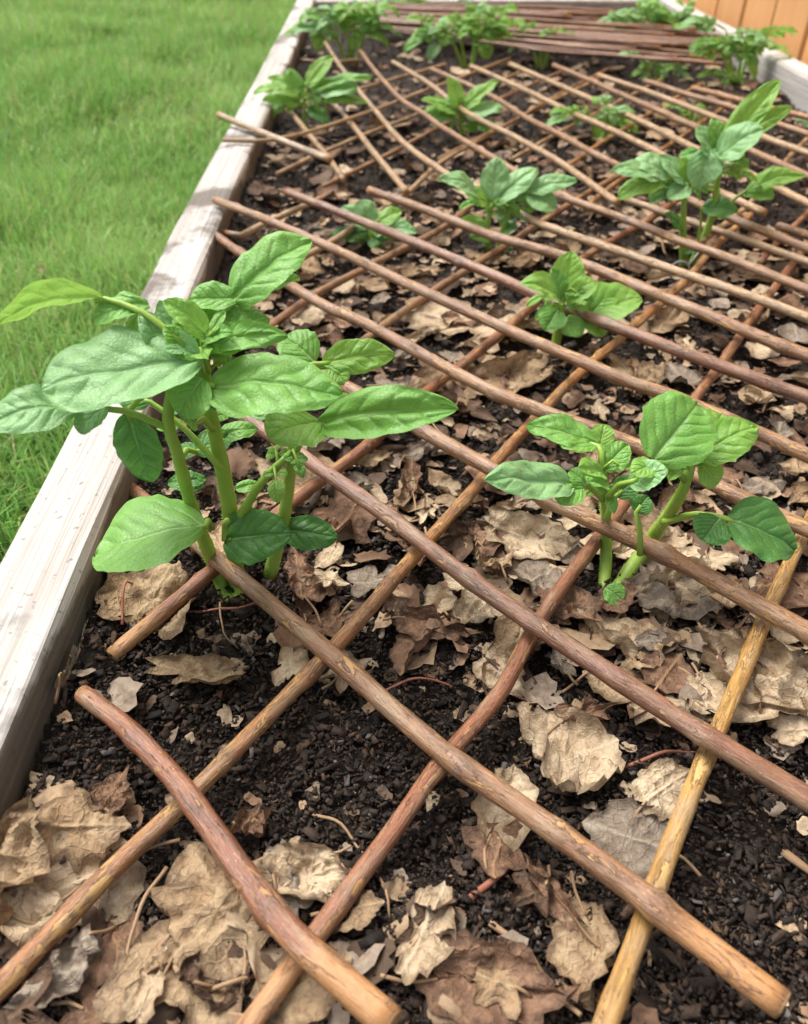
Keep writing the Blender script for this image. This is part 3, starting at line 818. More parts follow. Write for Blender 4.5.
for k in range(9):
    bx_, by_ = 178 + _r.uniform(-10, 60), 420 + _r.uniform(-30, 70); a = _r.choice([0.3, 2.8, 2.4, 0.7]); ln = _r.uniform(22, 40)
    CROWN.append(dict(b=(bx_, by_, 0.020), t=(bx_ + ln * math.cos(a), by_ - ln * 0.3 + ln * 0.5 * _r.random(), 0.024), w=ln * 0.6, tone=_r.choice(['dark', 'mid', 'dark']), res=0.5))
plant('largest potato plant, wide green leaves overhanging the white side board', (238, 612),
  [([(240, 614, 0), (238, 588, 0.016), (234, 555, 0.018), (228, 500, 0.014), (216, 440, 0.008), (206, 395, 0.004), (203, 348, 0.005)], 5.2, 3.2),
   ([(230, 606, 0.004), (222, 585, 0.018), (206, 545, 0.018), (190, 500, 0.010), (177, 452, -0.005), (168, 420, -0.005), (176, 365, 0)], 4.4, 2.6),
   ([(238, 520, 0.012), (262, 482, 0.006), (292, 452, 0.012)], 2.6, 2.0),
   ([(270, 575, 0.012), (283, 522, 0.013), (291, 465, 0.015), (296, 420, 0.017), (302, 378, 0.02)], 4.0, 2.6)],
  [dict(at=(208, 372, 0), b=(203, 356, -0.005), t=(40, 386, -0.022), w=100, rnd=True, arch=0.05, fold=0.05, tone='blue', roll=2, droop=0.02),
   dict(at=(207, 402, 0), b=(205, 385, -0.012), t=(343, 394, -0.022), w=82, arch=0.06, fold=0.06, tone='mid', roll=-4,
        sub=[(203, 378, (180, 415, -0.02), 50, -0.012)]),
   dict(at=(185, 345, 0.0), b=(105, 299, 0.012), t=(-4, 324, -0.004), w=50, arch=0.14, tone='young', roll=80,
        sub=[(150, 305, (94, 322, 0.006), 36, 0.014, 10, 'mid'), (145, 308, (132, 338, 0.004), 26, 0.014, 30, 'young')]),
   dict(at=(172, 430, -0.005), b=(80, 408, -0.012), t=(-22, 424, -0.026), w=56, arch=0.08, tone='blue', roll=6,
        sub=[(106, 407, (78, 432, -0.02), 32, -0.012), (112, 404, (100, 388, -0.004), 26, -0.01)]),
   dict(at=(203, 348, 0.005), b=(234, 302, 0.02), t=(313, 242, 0.036), w=64, arch=0.07, fold=0.22, tone='mid', roll=-8,
        sub=[(238, 300, (189, 301, 0.02), 36, 0.02, 0, 'mid'), (238, 304, (300, 279, 0.028), 32, 0.02, -20, 'young')]),
   dict(at=(291, 465, 0.015), b=(318, 424, 0.002), t=(459, 409, -0.012), w=52, arch=0.10, fold=0.10, tone='mid', roll=16,
        sub=[(322, 424, (268, 437, -0.012), 66, 0.002, 6, 'young'), (335, 418, (352, 396, 0.012), 30, 0.002, 0, 'young')]),
   dict(at=(302, 382, 0.02), b=(322, 364, 0.03), t=(395, 353, 0.035), w=36, arch=0.10, tone='young', roll=20,
        sub=[(314, 362, (284, 338, 0.04), 44, 0.03, 0, 'mid'), (330, 366, (345, 384, 0.02), 24, 0.03, 0, 'young')]),
   dict(at=(300, 392, 0.02), b=(246, 409, 0.028), t=(307, 400, 0.03), w=42, tone='blue', roll=0),
   dict(at=(176, 385, 0), b=(128, 412, 0.0), t=(152, 486, -0.006), w=44, tone='dark', roll=0, droop=0.12, arch=0.05),
   dict(at=(212, 528, 0), b=(206, 526, -0.012), t=(94, 556, -0.022), w=128, rnd=True, tone='mid', roll=32, arch=0.07, fold=0.05),
   dict(at=(228, 520, 0.003), b=(224, 540, 0.004), t=(291, 533, -0.002), w=58, tone='dark', roll=12),
   dict(at=(284, 520, 0.012), b=(283, 531, 0.010), t=(338, 538, 0.006), w=36, tone='dark', roll=4),
   dict(at=(203, 350, 0.004), b=(203, 343, 0.008), t=(270, 320, 0.02), w=46, tone='mid', roll=0, arch=0.14),
   dict(b=(200, 346, 0.0), t=(288, 336, -0.004), w=32, tone='mid', roll=16, arch=0.12),
   dict(b=(176, 360, 0), t=(140, 312, 0.006), w=34, tone='blue', roll=0),
   dict(b=(190, 346, 0.004), t=(186, 306, 0.014), w=28, tone='young', roll=0, fold=0.3),
   dict(b=(198, 344, 0.008), t=(228, 306, 0.022), w=32, tone='young', fold=0.25),
   dict(b=(186, 350, 0), t=(164, 326, 0.002), w=24, tone='young', fold=0.25),
   dict(b=(204, 340, 0.01), t=(243, 322, 0.018), w=30, tone='young', fold=0.2), dict(b=(200, 338, 0.01), t=(205, 300, 0.022), w=26, tone='mid', fold=0.25),
   dict(b=(182, 344, 0.004), t=(160, 300, 0.012), w=30, tone='blue', fold=0.2), dict(b=(212, 346, -0.004), t=(246, 350, -0.008), w=24, tone='young', fold=0.2),
   dict(b=(178, 356, 0), t=(148, 338, 0.0), w=26, tone='young', fold=0.2),
   dict(at=(213, 430, 0), b=(196, 424, -0.008), t=(176, 412, -0.014), w=30, tone='mid'),
   dict(at=(180, 462, 0), b=(196, 452, 0.012), t=(232, 436, 0.02), w=34, tone='dark'),
   dict(at=(222, 470, 0), b=(150, 402, 0.012), t=(112, 392, 0.012), w=40, tone='dark', roll=10),
   ] + CROWN, fill=12, fillpx=30, ftone=('young', 'mid', 'mid', 'blue'))
plant('right foreground potato plant with one large round quilted leaf', (608, 596),
  [([(603, 596, 0), (606, 562, 0.020), (606, 530, 0.027), (605, 502, 0.016), (602, 470, 0.002)], 4.0, 2.4),
   ([(614, 594, 0.003), (634, 565, 0.018), (652, 538, 0.024), (668, 515, 0.014), (684, 487, 0.002), (691, 462, 0.006)], 4.8, 2.8)],
  [dict(at=(686, 482, 0.002), b=(652, 461, -0.004), t=(697, 404, 0.020), w=78, rnd=True, tone='mid', arch=0.10, fold=0.10, roll=8,
        sub=[(656, 464, (632, 474, -0.012), 26, -0.005, 0, 'young')]),
   dict(at=(690, 468, 0.005), b=(694, 458, 0.008), t=(757, 426, 0.018), w=46, tone='young', arch=0.10, roll=0,
        sub=[(696, 458, (722, 414, 0.03), 44, 0.008, 0, 'young'), (700, 464, (716, 486, 0.0), 30, 0.006, 0, 'young')]),
   dict(at=(603, 500, 0), b=(572, 486, -0.006), t=(484, 481, -0.018), w=46, tone='blue', arch=0.08, roll=4,
        sub=[(582, 488, (556, 501, -0.014), 28, -0.006, 0, 'mid'), (586, 486, (570, 470, 0.0), 22, -0.005, 0, 'mid')]),
   dict(at=(602, 472, 0.002), b=(598, 446, 0.010), t=(527, 424, 0.02), w=38, tone='mid', arch=0.06, roll=6,
        sub=[(598, 447, (560, 446, 0.006), 20, 0.01, 0, 'young'), (600, 448, (604, 424, 0.018), 24, 0.01, 0, 'young')]),
   dict(b=(602, 474, -0.001), t=(578, 468, -0.012), w=28, tone='young', fold=0.2),
   dict(b=(603, 470, 0.002), t=(628, 444, 0.01), w=30, tone='mid', fold=0.2),
   dict(b=(606, 482, -0.005), t=(586, 484, -0.02), w=24, tone='mid'),
   dict(at=(606, 500, 0), b=(630, 482, -0.008), t=(668, 470, -0.014), w=34, tone='blue', roll=0),
   dict(at=(606, 520, 0), b=(616, 496, 0.006), t=(638, 478, 0.01), w=26, tone='dark'),
   dict(at=(640, 555, 0), b=(636, 512, 0.008), t=(648, 496, 0.012), w=24, tone='dark'),
   dict(at=(664, 522, 0.012), b=(726, 519, -0.006), t=(795, 551, -0.016), w=70, tone='dark', arch=0.10, roll=-6, r=2.0,
        sub=[(720, 518, (702, 541, -0.014), 40, -0.006, 0, 'dark')]),
   dict(b=(605, 588, -0.006), t=(623, 601, -0.012), w=26, rnd=True, tone='mid'),
   ], fill=8, fillpx=22)
plant('small crinkled bright green potato shoot in the middle of the bed', (552, 356),
  [([(553, 360, 0), (559, 325, 0), (562, 296, 0.003)], 4.6, 3.0)],
  [dict(b=(560, 302, -0.002), t=(520, 284, -0.012), w=34, tone='young', arch=0.14, fold=0.25),
   dict(b=(562, 296, 0.003), t=(572, 251, 0.016), w=34, tone='young', fold=0.3),
   dict(b=(563, 298, 0.003), t=(596, 282, 0.01), w=34, tone='young', arch=0.16),
   dict(at=(559, 325, 0), b=(580, 318, 0.004), t=(642, 298, 0.012), w=48, tone='young', arch=0.12, fold=0.2, sub=[(584, 318, (605, 335, -0.006), 30, 0.004), (590, 314, (612, 292, 0.02), 28, 0.004)]),
   dict(b=(558, 310, -0.004), t=(545, 330, -0.016), w=30, tone='mid', droop=0.1),
   dict(b=(556, 322, 0.0), t=(536, 314, -0.004), w=26, tone='dark'),
   dict(b=(562, 320, 0.0), t=(582, 336, -0.012), w=30, tone='mid'),
   dict(b=(560, 300, 0.0), t=(552, 268, 0.006), w=22, tone='mid')], res=0.75, fill=8, fillpx=18)
plant('bluish green potato plant under the rod crossing in mid bed', (492, 254),
  [([(488, 256, 0), (487, 228, 0), (492, 202, 0.004)], 4.4, 2.6), ([(498, 256, 0.002), (504, 226, 0), (514, 200, 0.004)], 4.0, 2.4)],
  [dict(at=(490, 212, 0), b=(478, 196, 0), t=(438, 179, -0.01), w=26, tone='blue', arch=0.14),
   dict(b=(490, 206, 0.002), t=(466, 190, 0), w=22, tone='young'),
   dict(b=(493, 202, 0.004), t=(497, 157, 0.02), w=29, tone='blue'),
   dict(b=(496, 204, 0.002), t=(538, 168, 0.016), w=29, tone='blue', arch=0.1),
   dict(at=(514, 202, 0.004), b=(526, 192, 0.004), t=(577, 181, 0.006), w=24, tone='blue', sub=[(526, 194, (555, 209, -0.008), 30, 0.004)]),
   dict(b=(514, 200, 0.004), t=(534, 180, 0.02), w=22, tone='blue'),
   dict(b=(488, 226, 0), t=(460, 221, -0.006), w=19, tone='young'),
   dict(b=(500, 232, 0), t=(518, 228, -0.008), w=21, tone='dark'),
   dict(b=(488, 238, 0), t=(470, 238, -0.01), w=18, tone='mid'),
   dict(b=(500, 248, 0), t=(514, 254, -0.012), w=14, tone='young')], res=0.6, fill=14, fillpx=17, ftone=('blue', 'mid', 'young'))
plant('tall potato plant at right with two upright pointed yellow-green leaves', (688, 268),
  [([(684, 270, 0), (683, 235, 0), (684, 205, 0), (687, 182, 0.004)], 4.6, 2.6), ([(692, 266, 0.002), (710, 222, 0), (717, 185, 0), (722, 150, 0.004)], 4.6, 2.6)],
  [dict(b=(722, 152, 0.004), t=(780, 80, 0.018), w=29, tone='young', fold=0.22, arch=0.05),
   dict(b=(724, 148, 0.002), t=(793, 106, 0.004), w=19, tone='young', roll=24, arch=0.1),
   dict(b=(718, 158, -0.004), t=(764, 128, -0.014), w=40, tone='blue', arch=0.10, roll=0),
   dict(b=(710, 150, 0), t=(697, 188, -0.012), w=34, tone='blue', droop=0.08),
   dict(b=(716, 156, 0.004), t=(694, 128, 0.01), w=32, tone='blue'),
   dict(b=(720, 150, 0.008), t=(712, 118, 0.02), w=24, tone='mid'),
   dict(at=(686, 186, 0.003), b=(660, 180, 0), t=(610, 172, -0.006), w=27, tone='blue', arch=0.12, sub=[(664, 182, (618, 199, -0.012), 26, 0, 0, 'young'), (668, 178, (634, 160, 0.01), 30, 0, 0, 'blue')]),
   dict(b=(686, 184, 0.003), t=(658, 156, 0.012), w=26, tone='blue'),
   dict(b=(687, 182, 0.004), t=(690, 152, 0.016), w=21, tone='young'),
   dict(b=(688, 186, 0), t=(668, 200, -0.012), w=22, tone='blue'),
   dict(at=(708, 226, 0), b=(746, 191, 0.002), t=(806, 176, 0), w=24, tone='young', arch=0.14, r=1.8, sub=[(744, 194, (774, 198, -0.01), 22, 0.002, 0, 'mid'), (750, 190, (776, 178, 0.012), 20, 0.002)]),
   dict(at=(697, 250, 0), b=(702, 208, -0.004), t=(738, 212, -0.014), w=29, tone='dark'),
   dict(b=(684, 230, 0), t=(664, 214, 0), w=19, tone='dark'),
   dict(b=(684, 252, 0), t=(704, 248, -0.012), w=19, tone='dark')], res=0.7, fill=15, fillpx=20, ftone=('blue', 'mid', 'young'))
plant('low potato plant with two round bluish leaves behind the big foreground plant', (372, 250),
  [([(372, 252, 0), (370, 228, 0.002)], 3.6, 2.4)],
  [dict(b=(368, 228, 0), t=(342, 206, 0.004), w=24, tone='blue'), dict(b=(371, 226, 0.002), t=(360, 200, 0.012), w=24, tone='blue', rnd=True),
   dict(b=(374, 230, 0), t=(418, 233, -0.006), w=24, tone='blue', arch=0.1), dict(b=(374, 226, 0.002), t=(402, 211, 0.01), w=21, tone='young'),
   dict(b=(368, 234, -0.002), t=(330, 237, -0.008), w=19, tone='dark'), dict(b=(372, 238, -0.002), t=(382, 250, -0.014), w=18, tone='dark')], res=0.5, fill=7, fillpx=16)
plant('potato plant beside the white side board near the resting rods', (312, 138),
  [([(306, 140, 0), (304, 112, 0), (306, 88, 0.003)], 4.2, 2.4), ([(322, 138, 0), (326, 112, 0), (322, 92, 0.002)], 3.8, 2.2)],
  [dict(b=(302, 96, 0), t=(253, 92, -0.004), w=19, tone='young', arch=0.12), dict(b=(302, 92, 0.002), t=(268, 78, 0.01), w=19, tone='young'),
   dict(b=(307, 88, 0.004), t=(334, 56, 0.02), w=21, tone='young'), dict(b=(310, 90, 0.002), t=(372, 78, 0.004), w=19, tone='mid'),
   dict(b=(320, 92, -0.002), t=(358, 90, -0.008), w=27, tone='blue', rnd=True), dict(b=(322, 98, -0.004), t=(368, 104, -0.014), w=19, tone='young'),
   dict(b=(302, 104, -0.002), t=(262, 101, -0.01), w=18, tone='young'), dict(b=(308, 108, 0), t=(330, 122, -0.012), w=18, tone='dark'), dict(b=(300, 100, 0), t=(288, 68, 0.012), w=19, tone='mid')], res=0.45, fill=14, fillpx=17)
plant('upright yellow-green potato plant just behind the middle of the bed', (462, 142),
  [([(462, 143, 0), (460, 110, 0.002)], 4.2, 2.6)],
  [dict(b=(459, 114, 0), t=(421, 99, -0.002), w=18, tone='young'), dict(b=(460, 110, 0.002), t=(448, 76, 0.014), w=17, tone='young'),
   dict(b=(462, 110, 0.002), t=(499, 80, 0.012), w=18, tone='young'), dict(b=(464, 114, -0.002), t=(503, 108, -0.01), w=21, tone='blue', rnd=True),
   dict(b=(464, 116, -0.003), t=(496, 124, -0.014), w=14, tone='blue'), dict(b=(458, 120, 0), t=(432, 118, -0.008), w=13, tone='blue'), dict(b=(462, 126, 0), t=(476, 132, -0.01), w=11, tone='young')], res=0.45, fill=13, fillpx=17)

def auto_plant(label, basepx, half, high, n, tones, seed):
    rr = random.Random(seed); bx, by = basepx; stems = []
    ns = 4 if high > 40 else (3 if high > 28 else 2)
    for k in range(ns):
        f = (k + 0.5) / ns * 2 - 1 + rr.uniform(-0.2, 0.2)
        q = (bx + f * half * 0.55, by - high * rr.uniform(0.55, 0.86), rr.uniform(-0.03, 0.03))
        stems.append(([(bx + f * 5, by + 1, q[2] * 0.3), (bx + f * half * 0.30, by - high * 0.33, q[2] * 0.6), q], 3.6, 2.2))
    return plant(label, basepx, stems, [], res=0.4, fill=max(7, int(n * 1.25)), fillpx=half * 0.45, ftone=tones)
auto_plant('bushy potato plant against the side board at the far left end of the bed', (352, 64), 54, 66, 24, ['young', 'mid', 'blue', 'young'], 3)
auto_plant('tall potato plant in front of the left end of the folded rod bundle', (468, 70), 54, 76, 24, ['young', 'young', 'blue', 'mid'], 4)
auto_plant('small potato plant in front of the middle of the folded rod bundle', (541, 68), 32, 46, 12, ['young', 'blue', 'mid'], 5)
auto_plant('low potato plant under the middle of the farther trellis', (602, 144), 46, 46, 13, ['young', 'blue', 'young'], 6)
auto_plant('small potato plant between the farther trellis and the folded bundle', (656, 86), 28, 32, 11, ['mid', 'young', 'blue'], 8)
auto_plant('dense potato plant in the far right corner of the bed', (655, 48), 56, 54, 24, ['blue', 'mid', 'young'], 9)
auto_plant('dense potato plant half hiding the right side board near the fence', (736, 84), 48, 66, 24, ['mid', 'blue', 'young'], 10)
auto_plant('tiny potato shoot just behind the tall plant at right', (690, 132), 26, 32, 9, ['young', 'mid'], 11)
auto_plant('small potato shoot rising from the folded rod bundle at the top', (538, 16), 18, 22, 7, ['young', 'mid'], 12)
auto_plant('low potato shoot in the right corner under the dense plant', (724, 88), 22, 22, 7, ['mid', 'young'], 13)
auto_plant('potato plant cut by the right edge of the picture', (822, 142), 26, 36, 9, ['blue', 'mid'], 14)
auto_plant('potato plant at the far end behind the bushy left plant', (395, 28), 36, 36, 12, ['young', 'mid'], 15)


# ------------------------------------------------------------------ dead leaves, crumbs, bark chips
LAID = []
from mathutils.kdtree import KDTree
_kd = KDTree(len(RODPTS))
for i_, (q_, r_) in enumerate(RODPTS): _kd.insert((q_.x, q_.y, 0), i_)
_kd.balance()
def under_rods(X, Y, Z, S):
    Z = S + 0.030 * (1 - np.exp(-np.maximum(Z - S, 0) / 0.030))
    for k in np.nonzero(Z - S > 0.003)[0]:
        c_, i_, d_ = _kd.find((X[k], Y[k], 0)); q_, r_ = RODPTS[i_]
        e = d_ - r_
        if e < 0.004: Z[k] = min(Z[k], max(S[k] + 0.001, q_.z - r_ - 0.0008 + max(0, e) * 2.0))
    return Z
STEMS = [on_soil(238, 606), on_soil(270, 575), on_soil(608, 590), on_soil(552, 352), on_soil(686, 266), on_soil(492, 252)]
def dead_leaf(x, y, size, tone, state, yaw, seed, aspect=1.0, rings=11, segs=40, lift=0.0, tilt=None, label=None, lobed=False, on_lawn=False):
    rr = np.random.default_rng(seed)
    th = np.linspace(0, 2 * np.pi, segs, endpoint=False)
    ox = rr.uniform(0, 200, 6)
    base = 0.86 - 0.10 * np.cos(th) + 0.16 * np.exp(-(np.angle(np.exp(1j * th)) / 0.32) ** 2) - 0.22 * np.exp(-((np.abs(np.angle(np.exp(1j * th))) - np.pi) / 0.25) ** 2)
    if lobed: base = base * (0.84 + 0.20 * np.cos(5 * th))
    cx, cy = np.cos(th), np.sin(th)
    rag = 0.10 if state != 'torn' else 0.42
    base = base * (1 + 0.045 * np.sin(th * 13 + 3 * vnoise(cx * 2 + ox[0], cy * 2)) + rag * (vnoise(cx * 1.6 + ox[1], cy * 1.6 + 9) - 0.5) * 2 + 0.09 * (vnoise(cx * 7 + ox[2], cy * 7) - 0.5) * 2)
    if state == 'torn':
        a0 = rr.uniform(0, 2 * np.pi); base = base * (1 - 0.55 * np.exp(-((np.angle(np.exp(1j * (th - a0)))) / rr.uniform(0.2, 0.55)) ** 2))
    t = (np.arange(rings) + 1) / rings
    Rr = t[:, None] * base[None, :]
    lx = np.concatenate([[0], (Rr * cx).ravel()]); ly = np.concatenate([[0], (Rr * cy).ravel()]) * aspect
    rad = np.concatenate([[0], np.repeat(t, segs)])
    amp = {'flat': 0.085, 'curled': 0.12, 'folded': 0.11, 'crumpled': 0.22, 'torn': 0.14}[state] * rr.uniform(0.8, 1.3)
    f = 1.7 if state != 'crumpled' else 2.3
    n1 = vnoise(lx * f + ox[3], ly * f + ox[4]); n2 = vnoise(lx * f * 2.3 + ox[4], ly * f * 2.3 + ox[5]); n3 = vnoise(lx * f * 5.1 + ox[5], ly * f * 5.1 + ox[3])
    z = amp * (2 * (1 - np.abs(2 * n1 - 1)) - 1 + 0.55 * (1 - 2 * np.abs(2 * n2 - 1)) + 0.22 * (1 - 2 * np.abs(2 * n3 - 1)))
    ang = np.arctan2(ly, lx)
    z = z + 0.55 * amp / 0.1 * rad ** 3 * (vnoise(np.cos(ang) * 1.5 + ox[0], np.sin(ang) * 1.5 + ox[1]) - 0.35)
    # veins
    q = (lx - np.abs(ly) * 0.85) * 3.1 + 0.2
    dv = np.abs(q - np.round(q)); vein = np.exp(-(dv / 0.055) ** 2) * (rad < 0.93)
    mid = np.exp(-(ly / 0.040) ** 2)
    val = np.clip(np.maximum(vein * 0.75, mid), 0, 1)
    z = z + 0.022 * val
    P = np.stack([lx, ly, z], 1)
    def bend(P, phi, total):
        c, s = np.cos(phi), np.sin(phi)
        u = P[:, 0] * c + P[:, 1] * s; v = -P[:, 0] * s + P[:, 1] * c
        k = total / 2.0                                  # angle per unit
        th_ = v * k; rr_ = 1 / k
        v2 = (rr_ - P[:, 2]) * np.sin(th_); z2 = rr_ - (rr_ - P[:, 2]) * np.cos(th_)
        return np.stack([u * c - v2 * s, u * s + v2 * c, z2], 1)
    sg = 1 if rr.random() < 0.6 else -1
    if state == 'curled': P = bend(P, rr.uniform(-0.5, 0.5) + (0 if rr.random() < 0.7 else 1.2), sg * rr.uniform(2.4, 4.6))
    elif state == 'folded':
        a = rr.uniform(0.6, 1.5); side = P[:, 1] > 0
        y_ = P[:, 1].copy(); P[:, 1] = np.where(side, y_ * np.cos(a) - P[:, 2] * np.sin(a), y_); P[:, 2] = np.where(side, np.abs(y_) * np.sin(a) + P[:, 2] * np.cos(a), P[:, 2])
    elif state == 'crumpled': P = bend(P, rr.uniform(0, 3), sg * rr.uniform(0.8, 2.0)); P = bend(P, rr.uniform(0, 3), rr.uniform(-1.2, 1.2) + 0.01)
    else: P = bend(P, rr.uniform(0, 3), sg * rr.uniform(0.3, 1.1))
    P = P * size / 2
    tx, ty = tilt if tilt else (rr.normal(0, 0.20), rr.normal(0, 0.20))
    M = np.array((Matrix.Rotation(yaw, 3, 'Z') @ Matrix.Rotation(tx, 3, 'X') @ Matrix.Rotation(ty, 3, 'Y')))
    P = P @ M.T
    X, Y = P[:, 0] + x, P[:, 1] + y
    X = np.clip(X, XL_IN + 0.006 + 0.004 * rad * (lx % 0.3), XR_IN - 0.006)
    S = soil_h(X, Y) + 0.0085
    S0 = soil_z(x, y)
    off = np.percentile(S - P[:, 2] - 0, 28)
    Z = P[:, 2] + off + lift
    Z = np.maximum(Z, S + 0.0015 * rad)
    Z = under_rods(X, Y, Z, S - 0.004)
    if on_lawn:
        X, Y, Z, S0 = P[:, 0] + x, P[:, 1] + y, P[:, 2] + GROUND + 0.040, GROUND
    loc = (x, y, S0)
    V = np.stack([X, Y, Z], 1)
    # flat thin sheet: centre fan + rings
    fs = [(0, 1 + j, 1 + (j + 1) % segs) for j in range(segs)]
    for i in range(rings - 1):
        for j in range(segs):
            a = 1 + i * segs + j; b = 1 + i * segs + (j + 1) % segs
            fs.append((a, a + segs, b + segs, b))
    if state == 'torn':
        hole = rr.uniform(0, 50); hm = vnoise(lx * 2.6 + hole, ly * 2.6 + hole) > 0.84
        fs = [f_ for f_ in fs if not all(hm[k] for k in f_)]
    o = build('dead_leaf', V, fs, DEAD[tone], None, loc, vals=val, cols=np.repeat(rad[:, None], 3, 1))
    tag(o, label, 'dead leaf', None if on_lawn else 'dead leaves littering the bed')
    if segs >= 36 and state != 'torn' and not on_lawn:
        k = 1 + (rings - 1) * segs + segs // 2; a_ = Vector(V[k] - np.array(loc)); inn = Vector(V[k - 2 * segs] - np.array(loc))
        d_ = (a_ - inn); d_.z *= 0.3; d_ = d_.normalized(); ln = size * rr.uniform(0.2, 0.42); sd_ = Vector((-d_.y, d_.x, 0)) * rr.uniform(-0.3, 0.3)
        e_ = a_ + (d_ + sd_ * 1.6) * ln; e_.z = soil_z(e_.x + x, e_.y + y) - S0 + 0.009; m_ = a_ + (d_ + sd_ * 0.4) * ln * 0.5; m_.z = max((a_.z + e_.z) / 2, soil_z(m_.x + x, m_.y + y) - S0 + 0.009)
        pt_ = catmull([inn * 0.4 + a_ * 0.6, a_, m_, e_], 0.003); sv, sf, su = tube_geo(pt_, [0.0005 + 0.0003 * q / len(pt_) for q in range(len(pt_))], 6, True, 0.1, seed)
        if XL_IN + 0.004 < e_.x + x < XR_IN - 0.004: build('leaf_stalk', sv, sf, M_TWIG, o)
    LAID.append(o)
    return o

